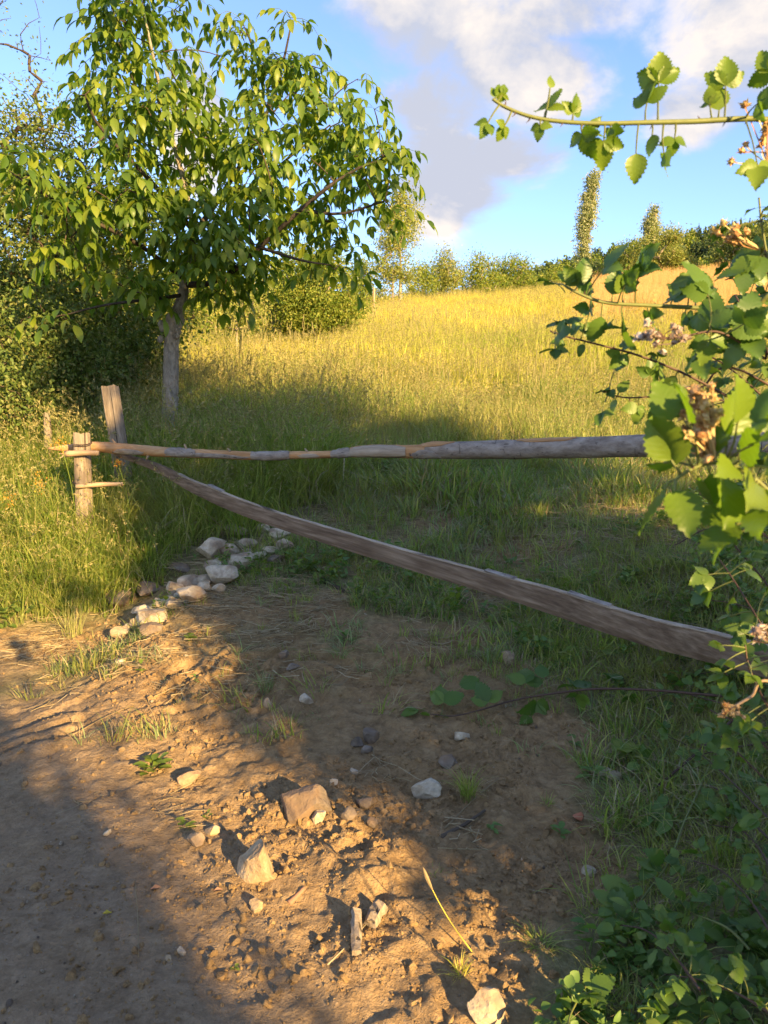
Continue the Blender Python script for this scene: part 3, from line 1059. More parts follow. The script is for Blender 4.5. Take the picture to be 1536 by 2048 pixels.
def leafy(name, label, base, blobs, mat, bark, n_tips=90, per=38, leaf=.06, rc=.22, r_tip=.006, r_max=.12, trunk_r=.09, seed=0,
          trunk_top=None, cat='tree', group=None, stems=1, up=.3, width=.55, hang=.2):
    """a tree or shrub: trunk, limbs, and a crown of separate small leaves"""
    rng = np.random.default_rng(seed)
    base = np.array(base, float)
    t = thing(name, base, label, cat, group)
    tips = ellipsoids(rng, blobs, n_tips)
    allc = np.mean([b[0] for b in blobs], axis=0)
    top = np.array(trunk_top if trunk_top is not None else base * .25 + allc * .75)
    mid = (base + top) / 2 + rng.normal(0, .06, 3) * np.linalg.norm(top - base) * .5
    trunk = spline([base - [0, 0, .15], base + (mid - base) * .5, mid, top], 9)
    nodes, par, paths, w = skeleton(trunk, list(tips), rng, .22 * max(1, leaf / .07))
    mb = MB()
    R = np.linspace(trunk_r, trunk_r * .45, len(trunk)); R[0] *= 1.35
    add_tube(mb, trunk, R, 8, False, .06)
    mb.build('trunk', M[bark], t, smooth=True)
    mb = limbs(MB(), nodes, paths, w, r_tip, trunk_r * .6)
    if mb.n:
        mb.build('branches', M[bark], t, smooth=True)
    # leaves sit along the outer half of each limb as well as at its tip
    C = []
    for p in paths[1:]:
        q = nodes[p[len(p) // 2:]]
        C.append(q[rng.integers(0, len(q), per)])
    C = np.concatenate(C)
    P = C + rng.normal(0, rc, C.shape) * np.array([1, 1, .85])
    D = rng.normal(size=P.shape); D[:, 2] -= hang
    N = rng.normal(size=P.shape) * .7; N[:, 2] += up + .5
    L = leaf * rng.uniform(.6, 1.3, len(P))
    V, T = leaf_cards(P, D, N, L, L * width)
    MB().add(V, T).build('crown', M[mat], t)
    return t


# --- walnut leaves: pinnate, with hanging leaflets


def leaflet(mb, base, d, down, L, Wd, seg=5):
    s = np.cross(d, [0, 0, 1.0]); s /= np.linalg.norm(s) + 1e-9
    t = np.linspace(0, 1, seg)
    dirs = d[None] * (1 - down * t[:, None]) + np.array([0, 0, -1.0]) * (down * (.5 + t[:, None]))
    dirs /= np.linalg.norm(dirs, axis=1)[:, None]
    C = base + np.concatenate([[np.zeros(3)], np.cumsum((dirs[1:] + dirs[:-1]) * .5 * L / (seg - 1), axis=0)])
    w = Wd * .5 * np.array([.12, .82, 1.0, .72, .04])
    n = np.cross(dirs, s[None])
    V = np.stack([C - s * w[:, None] + n * w[:, None] * -.3, C, C + s * w[:, None] + n * w[:, None] * -.3], 1).reshape(-1, 3)
    Q = []
    for k in range(seg - 1):
        a = 3 * k
        Q += [[a, a + 1, a + 4, a + 3], [a + 1, a + 2, a + 5, a + 4]]
    mb.add(V, Q)


def walnut_leaf(rng, mat):
    mb = MB()
    n = rng.integers(2, 4)
    L = rng.uniform(.20, .30)
    P = spline([[0, 0, 0], [L * .5, 0, .02], [L, rng.normal(0, .02), -.05 - rng.uniform(0, .06)]], 7)
    add_tube(mb, P, np.linspace(.0028, .0016, 7), 3, False)
    for k in range(n):
        i = 2 + k * 2 if n == 3 else 3 + k * 2
        b = P[min(i, 6)]
        for s in (-1, 1):
            a = s * rng.uniform(.75, 1.25)
            d = np.array([math.cos(a), math.sin(a), rng.uniform(-.4, .1)])
            leaflet(mb, b, d, rng.uniform(.5, 1.0), rng.uniform(.085, .155), rng.uniform(.040, .056))
    leaflet(mb, P[-1], np.array([1, 0, -.4]), rng.uniform(.5, 1.0), rng.uniform(.12, .175), rng.uniform(.05, .062))
    return mb.mesh('walnut_leaf', mat, True)


def make_walnut():
    rng = np.random.default_rng(5)
    Y = 8.5
    bx, by = W(340, 880, Y)[0], Y
    base = np.array([bx, by, terrain(bx, by)])
    t = thing('walnut_tree', base, 'broad leafy green walnut tree standing behind the leaning post', 'tree')
    trunk = [base - [0, 0, .2], base + [-.01, 0, .25], W(341, 760, Y), W(343, 690, Y), W(350, 640, Y), W(366, 590, Y), W(372, 540, Y), W(385, 470, Y + .1),
             W(372, 380, Y + .05), W(340, 260, Y), W(310, 130, Y - .1), W(285, 10, Y - .1)]
    tr = spline(trunk, 34)
    R = np.interp(np.linspace(0, 1, 34), [0, .1, .25, .33, .36, .42, .5, .6, .75, 1], [.125, .096, .084, .080, .098, .064, .046, .036, .026, .010])
    mb = MB(); add_tube(mb, tr, R, 16, False, .07)
    for k in range(5):     # healed branch collars
        c = W(343 + 4 * rng.normal(), 680 - 25 * k * .3, Y) + np.array([rng.choice([-1, 1]) * .085, -.07, 0])
        V, F = ico(2); mb.add(V * [.035, .03, .045] + c, F)
    mb.build('trunk', M['bark'], t, smooth=True)
    # scaffold limbs read from the photograph
    sk = [[W(372, 570, Y), W(440, 560, Y - .3), W(520, 495, Y - .5), W(600, 420, Y - .6), W(690, 350, Y - .6), W(760, 320, Y - .7)],
          [W(600, 420, Y - .6), W(680, 428, Y - .7), W(760, 405, Y - .8), W(770, 402, Y - .8)],
          [W(380, 480, Y), W(450, 380, Y + .4), W(520, 260, Y + .6), W(560, 150, Y + .7), W(580, 60, Y + .7)],
          [W(385, 460, Y), W(300, 360, Y - .4), W(240, 300, Y - .6), W(190, 240, Y - .8), W(170, 190, Y - .9)],
          [W(370, 560, Y), W(280, 490, Y - .5), W(180, 440, Y - .8), W(90, 390, Y - 1.0), W(30, 350, Y - 1.1)],
          [W(366, 590, Y), W(290, 600, Y - .5), W(210, 610, Y - .8), W(130, 630, Y - .9)],
          [W(374, 540, Y), W(450, 430, Y + .8), W(560, 330, Y + 1.0), W(660, 250, Y + 1.0)],
          [W(520, 495, Y - .5), W(600, 520, Y - .9), W(660, 530, Y - 1.0)]]
    blobs = [px_blob(*b) for b in (
        (270, 40, 70, 110, Y - .1, .8), (320, -60, 90, 70, Y, .8), (200, 170, 70, 70, Y - .5, .6), (500, 110, 70, 70, Y + .6, .8), (600, 130, 75, 65, Y + .6, .7), (640, 230, 110, 70, Y + .4, .9),
        (745, 300, 75, 75, Y - .3, .6), (755, 400, 50, 70, Y - .7, .5), (480, 270, 110, 110, Y + .2, 1.1), (300, 260, 110, 110, Y - .2, 1.0), (560, 360, 120, 90, Y, 1.1), (250, 110, 50, 90, Y, .6), (330, 150, 60, 90, Y, .6),
        (230, 370, 110, 90, Y - .5, .8), (60, 370, 70, 75, Y - 1.0, .5), (170, 480, 70, 50, Y - .7, .6), (330, 450, 120, 90, Y - .4, 1.0), (450, 470, 110, 90, Y - .3, 1.0), (620, 450, 90, 60, Y - .6, .7),
        (650, 520, 50, 36, Y - .9, .4), (130, 640, 45, 28, Y - .9, .3), (270, 570, 100, 40, Y - .5, .7), (460, 560, 90, 36, Y - .4, .6), (30, 330, 60, 40, Y - 1.1, .4), (100, 420, 70, 50, Y - 1.0, .5), (110, 530, 40, 25, Y - .8, .4), (780, 320, 30, 55, Y - .5, .3))]
    tips = ellipsoids(rng, blobs, 270)
    nodes = [p for p in tr]; trunkN = np.array(nodes)
    allt = [spline(s, 9) for s in sk]
    # limbs first, then twigs hang off whatever is nearest
    N = [p for p in tr[12:]]; w_paths = []
    mbL = MB()
    for k, s in enumerate(allt):
        r0 = [.036, .018, .034, .028, .028, .022, .030, .018][k]
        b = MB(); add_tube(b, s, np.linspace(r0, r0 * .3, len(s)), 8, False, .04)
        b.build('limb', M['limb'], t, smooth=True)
        N += [p for p in s[1:]]
    A = np.array(N)
    tw = MB(); anchors = []
    for tip in sorted(list(tips), key=lambda p: np.min(np.linalg.norm(A - p, axis=1))):
        d = np.linalg.norm(A - tip, axis=1)
        k = int(np.argmin(d)); a = A[k]; dist = d[k]
        c = (a + tip) / 2 + np.array([0, 0, .12 * dist]) + rng.normal(0, .05 * dist, 3)
        u = np.linspace(0, 1, max(3, int(dist / .15) + 2))[:, None]
        path = a * (1 - u) ** 2 + 2 * c * u * (1 - u) + tip * u * u
        add_tube(tw, path, np.linspace(.006 + .010 * min(dist, 1), .004, len(path)), 4, False)
        A = np.vstack([A, path[1:]])
        out = path[-1] - path[-2]
        anchors.append((tip, math.atan2(out[1], out[0])))
        if dist > .5:
            m = path[len(path) * 2 // 3]
            anchors.append((m, math.atan2(out[1], out[0]) + rng.choice([-1, 1])))
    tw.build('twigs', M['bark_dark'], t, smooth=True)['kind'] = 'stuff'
    meshes = [walnut_leaf(rng, M['walnut']) for _ in range(10)]
    data = []
    for (p, yaw) in anchors:
        k = rng.integers(3, 6)
        for q in range(k):
            a = yaw + (q - (k - 1) / 2) * rng.uniform(.9, 1.5) + rng.normal(0, .25)
            data.append((p + rng.normal(0, .02, 3), a, rng.uniform(-.35, .45), rng.normal(0, .25), rng.uniform(.9, 1.5), int(rng.integers(len(meshes)))))
    # the three hundred nearest the lens are parts of their own, the rest one mass
    order = sorted(range(len(data)), key=lambda i: data[i][0][1] + .15 * abs(data[i][0][0] + 2.3))
    mass = MB()
    arr = []
    for me in meshes:
        v = np.empty(len(me.vertices) * 3, np.float32); me.vertices.foreach_get('co', v)
        arr.append((v.reshape(-1, 3), [list(p.vertices) for p in me.polygons]))
    for rank, i in enumerate(order):
        p, a, pit, rol, s, k = data[i]
        mat = Matrix.Translation(Vector(p - base)) @ Euler((rol, pit, a), 'XYZ').to_matrix().to_4x4() @ Matrix.Scale(s, 4)
        if rank < 300:
            o = bpy.data.objects.new('leaf', meshes[k]); COL.objects.link(o)
            o.parent = t; o.matrix_basis = mat
        else:
            V, F = arr[k]
            m = np.array(mat)
            mass.add(V @ m[:3, :3].T + m[:3, 3] + base, [f for f in F if len(f) == 4])
    o = mass.build('leaves', M['walnut'], t, smooth=True)
    o['kind'] = 'stuff'
    # green nuts
    V, F = ico(2)
    for px, py, d in ((668, 212, -.3), (505, 230, .1), (60, 398, -1.05), (228, 305, -.7), (240, 203, -.6), (480, 330, .1), (615, 290, -.2), (520, 190, .3), (372, 395, -.4), (665, 228, -.3), (530, 370, -.3), (405, 570, -.5)):
        c = W(px, py, Y + d - .15)
        m = MB().add(V * [.021, .021, .026] + c, F)
        m.build('green_walnut', M['fruit'], t, smooth=True)
    return t


make_walnut()


def gb(x, y):
    return (x, y, float(terrain(x, y)))


def make_other_trees():
    # the thicket that closes the left side
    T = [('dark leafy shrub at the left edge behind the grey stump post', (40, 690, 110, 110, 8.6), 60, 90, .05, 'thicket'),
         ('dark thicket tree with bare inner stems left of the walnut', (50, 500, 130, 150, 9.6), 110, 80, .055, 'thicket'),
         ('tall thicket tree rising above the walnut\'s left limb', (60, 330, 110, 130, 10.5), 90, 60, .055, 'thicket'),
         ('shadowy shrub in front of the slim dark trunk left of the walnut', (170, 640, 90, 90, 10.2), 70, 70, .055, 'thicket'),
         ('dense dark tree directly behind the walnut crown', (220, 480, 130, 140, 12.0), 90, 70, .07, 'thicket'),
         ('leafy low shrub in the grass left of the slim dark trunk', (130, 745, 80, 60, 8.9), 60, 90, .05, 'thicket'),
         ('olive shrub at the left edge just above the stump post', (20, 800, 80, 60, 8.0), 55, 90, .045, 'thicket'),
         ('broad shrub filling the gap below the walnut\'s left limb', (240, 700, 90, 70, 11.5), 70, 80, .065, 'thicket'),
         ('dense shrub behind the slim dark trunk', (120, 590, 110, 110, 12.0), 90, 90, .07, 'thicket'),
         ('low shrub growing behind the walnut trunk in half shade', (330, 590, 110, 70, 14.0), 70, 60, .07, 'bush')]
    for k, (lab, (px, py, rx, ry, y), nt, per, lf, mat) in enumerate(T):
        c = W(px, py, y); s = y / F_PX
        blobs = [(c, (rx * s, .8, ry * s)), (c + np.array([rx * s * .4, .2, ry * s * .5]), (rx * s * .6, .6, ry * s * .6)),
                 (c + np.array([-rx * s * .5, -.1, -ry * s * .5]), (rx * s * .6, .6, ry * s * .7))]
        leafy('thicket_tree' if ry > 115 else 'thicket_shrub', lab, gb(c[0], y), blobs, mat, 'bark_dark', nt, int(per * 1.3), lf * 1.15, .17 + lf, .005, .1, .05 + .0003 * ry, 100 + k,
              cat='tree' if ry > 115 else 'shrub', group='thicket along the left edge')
    # a thin half-bare tree against the sky, top left
    c = W(30, 130, 11); s = 11 / F_PX
    leafy('sparse_tree', 'thin half bare tree with small leaves against the sky, upper left corner', gb(c[0] - .2, 11), [(c, (70 * s, .5, 190 * s)), (W(110, 240, 11), (55 * s, .4, 50 * s))],
          'thicket', 'bark_dark', 70, 5, .05, .10, .004, .05, .05, 131)
    # slim dark trunk standing between walnut and thicket
    b = gb(W(203, 800, 11)[0], 11)
    t = leafy('slim_tree', 'slim dark trunk standing left of the walnut trunk', b, [px_blob(215, 590, 60, 50, 11, .5)], 'thicket', 'bark_dark', 30, 40, .06, .2, .005, .05, .07, 140)
    # sunlit bushes along the far side of the meadow
    B = [('bush', 'big round sunlit bush right of the walnut trunk at the meadow edge', (632, 590, 88, 84, 20), 170, 130, .085, 'bush', 'shrub'),
         ('bush', 'open sunlit bush with pale bare stems beside the walnut trunk', (470, 615, 70, 60, 18.5), 70, 45, .075, 'bush_pale', 'shrub'),
         ('bush', 'yellow green bush below the walnut\'s right limb', (545, 590, 55, 60, 22), 80, 80, .085, 'bush', 'shrub'),
         ('bush', 'sunlit bush behind the walnut trunk on its right', (410, 590, 60, 60, 24), 70, 70, .09, 'bush_pale', 'shrub'),
         ('birch_tree', 'slender loose tree with pale stem at the far meadow corner', (785, 520, 38, 75, 36), 80, 55, .13, 'bush_pale', 'tree'),
         ('ash_tree', 'tall tree whose top shows beside the walnut\'s right edge', (800, 440, 35, 60, 40), 70, 50, .14, 'bush_pale', 'tree'),
         ('bush', 'small dark bush left of the slender pale stemmed tree', (722, 570, 30, 45, 40), 50, 60, .14, 'bush', 'shrub'),
         ('bush', 'low bush at the start of the far hedge', (845, 570, 28, 35, 46), 45, 60, .15, 'bush', 'shrub'),
         ('bush', 'pointed sunlit bush in the far hedge', (888, 552, 36, 45, 48), 70, 60, .15, 'bush_pale', 'shrub'),
         ('bush', 'rounded sunlit bush in the middle of the far hedge', (960, 555, 45, 40, 50), 80, 60, .15, 'bush', 'shrub'),
         ('bush', 'broad green bush right of the middle of the far hedge', (1030, 558, 45, 34, 54), 80, 60, .16, 'bush', 'shrub'),
         ('bush', 'low green bush left of the tall poplar', (1105, 568, 45, 26, 56), 60, 60, .16, 'bush', 'shrub'),
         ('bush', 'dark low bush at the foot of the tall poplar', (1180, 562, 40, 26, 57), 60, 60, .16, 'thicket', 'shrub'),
         ('bush', 'large yellow green bush on the crest right of the tall poplar', (1320, 510, 60, 40, 52), 110, 70, .15, 'bush_pale', 'shrub'),
         ('bush', 'green bush on the crest between the poplars', (1250, 532, 45, 35, 54), 80, 60, .15, 'bush', 'shrub'),
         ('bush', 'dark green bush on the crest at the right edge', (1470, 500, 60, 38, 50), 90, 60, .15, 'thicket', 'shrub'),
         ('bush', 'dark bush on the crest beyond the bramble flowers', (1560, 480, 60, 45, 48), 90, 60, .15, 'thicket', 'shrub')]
    for k, (nm, lab, (px, py, rx, ry, y), nt, per, lf, mat, cat) in enumerate(B):
        c = W(px, py - 5, y); s = 1.14 * y / F_PX
        blobs = [(c, (rx * s * .85, rx * s * .8, ry * s * .95)), (c + np.array([rx * s * .45, 0, -ry * s * .35]), (rx * s * .55, rx * s * .5, ry * s * .5)),
                 (c + np.array([-rx * s * .45, 0, -ry * s * .4]), (rx * s * .55, rx * s * .5, ry * s * .5)), (c + np.array([rx * s * .1, 0, ry * s * .45]), (rx * s * .4, rx * s * .4, ry * s * .5))]
        leafy(nm, lab, gb(c[0], y), blobs, mat, 'bark_pale', nt, int(per * 1.7), lf * .85, lf * 1.9, .006 * y / 20, .1, .05 * y / 20, 200 + k, cat=cat, group='bushes and trees around the meadow')
    for k, (lab, pts, rad, y, nt) in enumerate((('tall narrow leaning poplar on the skyline', [(1163, 545), (1168, 470), (1180, 400), (1190, 365)], 12, 62, 120),
                                               ('shorter narrow poplar rising behind the crest bush', [(1290, 500), (1300, 455), (1312, 428)], 9, 66, 70))):
        s = y / F_PX
        b0 = W(pts[0][0], pts[0][1], y)
        base = np.array(gb(b0[0], y))
        blobs = [(W(px, py, y), (rad * s * f, rad * s * f, 34 * s)) for (px, py), f in zip(spline([(a, b, 0) for a, b in pts], 8)[:, :2], (.55, .8, 1, 1.05, 1, .9, .7, .4))]
        leafy('poplar_tree', lab, base, blobs, 'poplar', 'bark_pale', nt, 95, .17, .24, .02, .2, .22, 300 + k, trunk_top=W(*pts[-1], y), group='poplars on the skyline')
    # far wooded hill
    r = np.random.default_rng(61)
    pr = []
    for k in range(4):       # conifers
        mb = MB(); add_tube(mb, [[0, 0, 0], [0, 0, 1]], [.02, .004], 5, False)
        n = 150; h = r.uniform(.1, 1, n); a = r.uniform(0, 6.28, n)
        D = np.stack([np.cos(a), np.sin(a), np.full(n, -.35)], -1)
        L = (1.02 - h) * .30 + .03
        V, T = leaf_cards(np.stack([0 * h, 0 * h, h], -1), D, np.tile([0, 0, 1.0], (n, 1)), L, L * .5)
        mb.add(V, T); pr.append(mb.mesh('conifer', M['wood_far']))
    for k in range(5):       # broadleaves
        mb = MB(); add_tube(mb, [[0, 0, 0], [0, 0, .5]], [.03, .015], 5, False)
        c = ellipsoids(r, [((0, 0, .55), (.3, .3, .38)), ((.12, 0, .45), (.28, .25, .25)), ((-.12, .05, .5), (.25, .25, .28))], 260)
        V, T = leaf_cards(c, r.normal(size=c.shape), r.normal(size=c.shape) * .6 + [0, 0, .8], .13, .10)
        mb.add(V, T); pr.append(mb.mesh('broadleaf', M['wood_far'] if k < 3 else M['bush']))
    x = r.uniform(-220, 330, 5200); y = r.uniform(125, 330, 5200)
    keep = np.abs(x) < .62 * y + 30
    x, y = x[keep], y[keep]
    z = terrain(x, y)
    s = r.uniform(4.5, 8.5, len(x)) * (1 + .0006 * y)
    s *= np.where((x < .16 * y), .75, .95) * (.6 + .4 * sm(y, 85, 200))
    o = scatter('far_wood', 'distant wooded hillside behind the poplars', 'forest', pr, np.stack([x, y, z - .2], -1), np.stack([s * .9, s * .9, s], -1), r, .04)
    return o


make_other_trees()


def make_shade_trees():
    """the trees behind the photographer that shade the gateway, on the sun's side of the track"""
    l = np.array([-math.sin(SUN_AZ), -math.cos(SUN_AZ)]); l /= np.linalg.norm(l)
    p = np.array([l[1], -l[0]])
    S = [('tall roadside tree behind the camera shading the gateway', 'shade_tree', 2.97, -7, 1.7, 8.4, 260, 190),
         ('second tall roadside tree behind the camera, right of the first', 'shade_tree', 4.9, -8, 1.8, 9.0, 150, 120),
         ('roadside bush behind the camera beside the sun gap', 'shade_bush', -.9, -7, 1.9, 5.8, 260, 190),
         ('first roadside bush of the row behind the camera, nearest the tall trees', 'shade_bush', 7.6, -8.5, 2.1, 5.5, 130, 120),
         ('second roadside bush of the row behind the camera', 'shade_bush', 10.9, -8.5, 2.2, 5.7, 130, 120),
         ('third roadside bush of the row behind the camera', 'shade_bush', 14.2, -8.5, 2.2, 5.4, 130, 120),
         ('last roadside bush of the row behind the camera', 'shade_bush', 17.6, -8.5, 2.3, 5.6, 130, 120)]
    for k, (lab, nm, u, s, r, h, nt, per) in enumerate(S):
        c = l * s + p * u
        q = np.array([p[0], p[1], 0]) * r * .45
        C = np.array([c[0], c[1], 0])
        blobs = [(C + [0, 0, h * .5], (r * .75, r * .75, h * .5)), (C + [0, 0, h * .28] + q, (r * .5, r * .5, h * .28)), (C + [0, 0, h * .28] - q, (r * .5, r * .5, h * .28)),
                 (C + [0, 0, h * .62] + q * .8, (r * .5, r * .5, h * .3)), (C + [0, 0, h * .62] - q * .8, (r * .5, r * .5, h * .3))]
        leafy(nm, lab, (c[0], c[1], 0), blobs, 'bush', 'bark_dark', nt, per, .14, .17, .008, .1, .12, 400 + k, cat='tree' if nm == 'shade_tree' else 'shrub', group='roadside trees behind the camera', width=.7)


make_shade_trees()

# ------------------------------------------------------------------ fence and gate bars


def frame(A, B, axis='X'):
    """rotation whose local X (or Z) runs from A to B"""
    d = Vector(B) - Vector(A)
    return d.to_track_quat(axis, 'Z' if axis == 'X' else 'Y').to_matrix()


def build_along(mb, name, mat, parent, A, B, axis='X', smooth=True):
    A = np.array(A, float)
    R = np.array(frame(A, B, axis))
    V = np.concatenate(mb.v)
    mb.v = [(V - A) @ R]
    o = bpy.data.objects.new(name, mb.mesh(name, mat, smooth))
    COL.objects.link(o)
    o.matrix_basis = Matrix.Translation(Vector(A) - (Vector(parent.location) if parent else Vector((0, 0, 0)))) @ Matrix(R.tolist()).to_4x4()
    if parent:
        o.parent = parent
    return o


def loft(S, cap=True):
    """S: stations x ring points"""
    S = np.asarray(S, float); n, k, _ = S.shape
    V = S.reshape(-1, 3)
    i = np.arange(n - 1)[:, None] * k; j = np.arange(k)[None]; j2 = (j + 1) % k
    Q = np.stack([i + j, i + j2, i + k + j2, i + k + j], -1).reshape(-1, 4)
    mb = MB(); mb.add(V, Q)
    if cap:
        for a, flip in ((0, True), (n - 1, False)):
            c = S[a].mean(0)
            idx = np.arange(k); T = np.stack([np.full(k, k), idx, (idx + 1) % k], -1)
            mb.add(np.vstack([S[a], c]), T[:, ::-1] if flip else T)
    return mb


def hewn_post(rng, A, B, w, d, n=12, k=14, groove=0, taper=.95):
    A = np.array(A, float); B = np.array(B, float)
    t = np.linspace(0, 1, n)
    ang = np.arange(k) * 2 * math.pi / k
    sq = 1 / np.maximum(np.abs(np.cos(ang)), np.abs(np.sin(ang))) * .80 + .20
    prof = np.stack([np.cos(ang) * sq * w / 2, np.sin(ang) * sq * d / 2], -1)
    if groove:
        prof *= (1 - groove * np.exp(-((((ang - 4.5 + math.pi) % (2 * math.pi)) - math.pi) / .25) ** 2))[:, None]
    S = []
    off = rng.normal(0, .03, k)
    for u in t:
        c = A * (1 - u) + B * u
        f = 1 - (1 - taper) * u + off + rng.normal(0, .012, k)
        z = (rng.normal(0, .006, k) + .012 * np.cos(ang * 1.0 + 1)) if u == 1 else 0
        S.append(np.stack([c[0] + prof[:, 0] * f, c[1] + prof[:, 1] * f, np.full(k, c[2]) + z], -1))
    mb = loft(S, True)
    return mb


def make_fence():
    rng = np.random.default_rng(21)
    # short front post
    Y = 6.0
    top = W(163, 868, Y); bot = W(168, 1046, Y)
    b = np.array([bot[0], Y, terrain(bot[0], Y)])
    t = thing('fence_post', b, 'short squared grey post that carries the left end of the rail', 'post')
    build_along(hewn_post(rng, bot - [0, 0, .30], top, .128, .10), 'post', M['post'], t, bot, top, 'Z')
    for k, (py, tilt) in enumerate(((892, .02), (968, .0))):
        mb = MB()
        c = W(165, py, Y)
        a = np.linspace(0, 2 * math.pi, 17)
        ring = c + np.stack([np.cos(a) * .073, np.sin(a) * .062, .012 * np.sin(a * 2 + k) + tilt * np.cos(a)], -1)
        add_tube(mb, ring, .0032, 5, False)
        ring = ring + [0, 0, .012]
        add_tube(mb, ring, .0032, 5, False)
        mb.build('wire', M['wire'], t)
    # leaning split post
    Y2 = 6.75
    top = W(220, 774, Y2); bot = W(247, 950, Y2)
    bot = bot + (bot - top) * .35
    t = thing('fence_post', (bot[0], Y2, terrain(bot[0], Y2)), 'taller split timber post leaning left behind the rail', 'post')
    build_along(hewn_post(rng, bot, top, .15, .12, groove=.3), 'post', M['post'], t, bot, top, 'Z')
    # weathered stump post
    Y3 = 7.4
    top = W(94, 828, Y3); bot = W(99, 930, Y3)
    t = thing('fence_post', (bot[0], Y3, terrain(bot[0], Y3)), 'thin weathered grey stump post in the grass at the thicket', 'post')
    build_along(hewn_post(rng, bot, top, .075, .06, taper=.8), 'post', M['post'], t, bot, top, 'Z')
    # cross peg under the rail end, and the lower stake
    A = W(131, 908, 5.93); B = W(197, 906, 5.90)
    t = thing('cross_peg', (A + B) / 2, 'short pale peg wired across the front of the short post', 'peg')
    mb = MB(); add_tube(mb, spline([A, (A + B) / 2 + [0, 0, .004], B], 8), np.linspace(.026, .020, 8), 9, True, .06)
    build_along(mb, 'peg', M['stake'], t, A, B)
    mb = MB(); V, T = leaf_cards(np.repeat(A[None], 7, 0) + rng.normal(0, .008, (7, 3)), np.stack([rng.normal(-.3, .3, 7), rng.normal(-.3, .3, 7), rng.normal(0, .8, 7)], -1), rng.normal(size=(7, 3)), .045, .012)
    mb.add(V, T).build('splinters', M['stake'], t)['kind'] = 'stuff'
    A = W(152, 973, 5.93); B = W(246, 968, 6.0)
    t = thing('stake', A, 'thin horizontal stake sticking out of the short post\'s lower tie', 'stake')
    mb = MB(); add_tube(mb, spline([A, (A + B) / 2 + [0, 0, .006], B], 8), np.linspace(.020, .017, 8), 8, True, .06)
    build_along(mb, 'pole', M['stake'], t, A, B)

    # ---- top rail: a felled pole, peeled at its thin end
    st = [(96, 897, 6.16, 2), (140, 896, 6.15, 9), (190, 894, 6.13, 12), (250, 898, 6.08, 13), (330, 904, 6.0, 11.5), (420, 908, 5.92, 10), (520, 912, 5.8, 9.5), (600, 910, 5.7, 9), (660, 909, 5.62, 8.5),
          (690, 906, 5.58, 10), (720, 903, 5.54, 13.5), (760, 902, 5.48, 15), (800, 903, 5.43, 15), (840, 903, 5.37, 16), (870, 901, 5.33, 18), (1000, 899, 5.12, 20.5), (1130, 896, 4.9, 22), (1270, 892, 4.66, 24), (1420, 889, 4.42, 26), (1560, 886, 4.2, 28), (1750, 882, 3.9, 30)]
    P = np.array([W(a, b, y) for a, b, y, r in st]); R = np.array([r * .9 * y / F_PX for a, b, y, r in st])
    n = 90
    Ps = spline(P, n); Rs = spline(np.stack([R, R * 0, R * 0], -1), n)[:, 0]
    px_of = np.interp(np.linspace(0, 1, n), np.linspace(0, 1, len(st)), [s[0] for s in st])
    t = thing('gate_rail', P[len(P) // 2], 'long tapering pole across the gateway, half peeled and half grey bark', 'rail')
    k0 = int(np.argmin(abs(px_of - 862)))
    mb = MB(); add_tube(mb, Ps[:k0 + 2], Rs[:k0 + 2] * .97, 16, True, .025)
    build_along(mb, 'peeled_wood', M['peeled'], t, P[0], P[-1])
    mb = MB(); add_tube(mb, Ps[k0:], Rs[k0:] * 1.03, 18, True, .03)
    build_along(mb, 'bark', M['rail_bark'], t, P[0], P[-1])

    def sleeve(x0, x1, a0, a1, lift, mat, name, ragged=.3):
        """a curved piece lying on the pole between two places, covering part of its round"""
        k = np.where((px_of > x0) & (px_of < x1))[0]
        if len(k) < 3:
            k = np.arange(k[0] - 1, k[0] + 3)
        u = np.linspace(k[0], k[-1], 12)
        C = np.stack([np.interp(u, np.arange(n), Ps[:, q]) for q in range(3)], -1); rr = np.interp(u, np.arange(n), Rs)
        d = C[-1] - C[0]; d /= np.linalg.norm(d)
        up = np.array([0, 0, 1.0]); sd_ = np.cross(d, up); sd_ /= np.linalg.norm(sd_); up = np.cross(sd_, d)
        S = []
        for i in range(12):
            e = ragged * (abs(i - 5.5) / 5.5) ** 3
            aa = np.linspace(a0 + e * rng.uniform(.2, 1), a1 - e * rng.uniform(.2, 1), 8)
            o_ = C[i] + (rr[i] + lift + .0015 * rng.normal()) * (np.cos(aa)[:, None] * sd_ + np.sin(aa)[:, None] * up)
            i_ = C[i] + (rr[i] * .9) * (np.cos(aa)[:, None] * sd_ + np.sin(aa)[:, None] * up)
            S.append(np.vstack([o_, i_[::-1]]))
        build_along(loft(S), name, M[mat], t, P[0], P[-1])
    # angles: 0 = toward the camera side, pi/2 = top
    sleeve(335, 385, -.9, 1.3, .004, 'rail_bark', 'bark_patch', 1.0)
    sleeve(320, 520, -.9, .2, .002, 'rail_bark', 'bark_patch', .9)
    sleeve(500, 590, -1.3, 1.5, .006, 'rail_bark', 'bark_patch', 1.2)
    sleeve(655, 705, -1.2, 1.5, .006, 'rail_bark', 'bark_patch', 1.1)
    sleeve(225, 300, -1.1, .1, .003, 'rail_bark', 'bark_patch', 1.0)
    sleeve(590, 650, -.8, .3, .003, 'plank_edge', 'bark_patch', .9)
    sleeve(815, 905, -1.3, .2, .005, 'rail_bark', 'bark_patch', 1.2)
    sleeve(845, 925, .5, 1.6, .006, 'peeled', 'bare_patch', .9)
    sleeve(700, 815, -1.2, 1.1, .002, 'plank_edge', 'bark_patch', .6)
    sleeve(1030, 1185, .75, 1.9, .0065, 'peeled', 'bare_patch', .5)
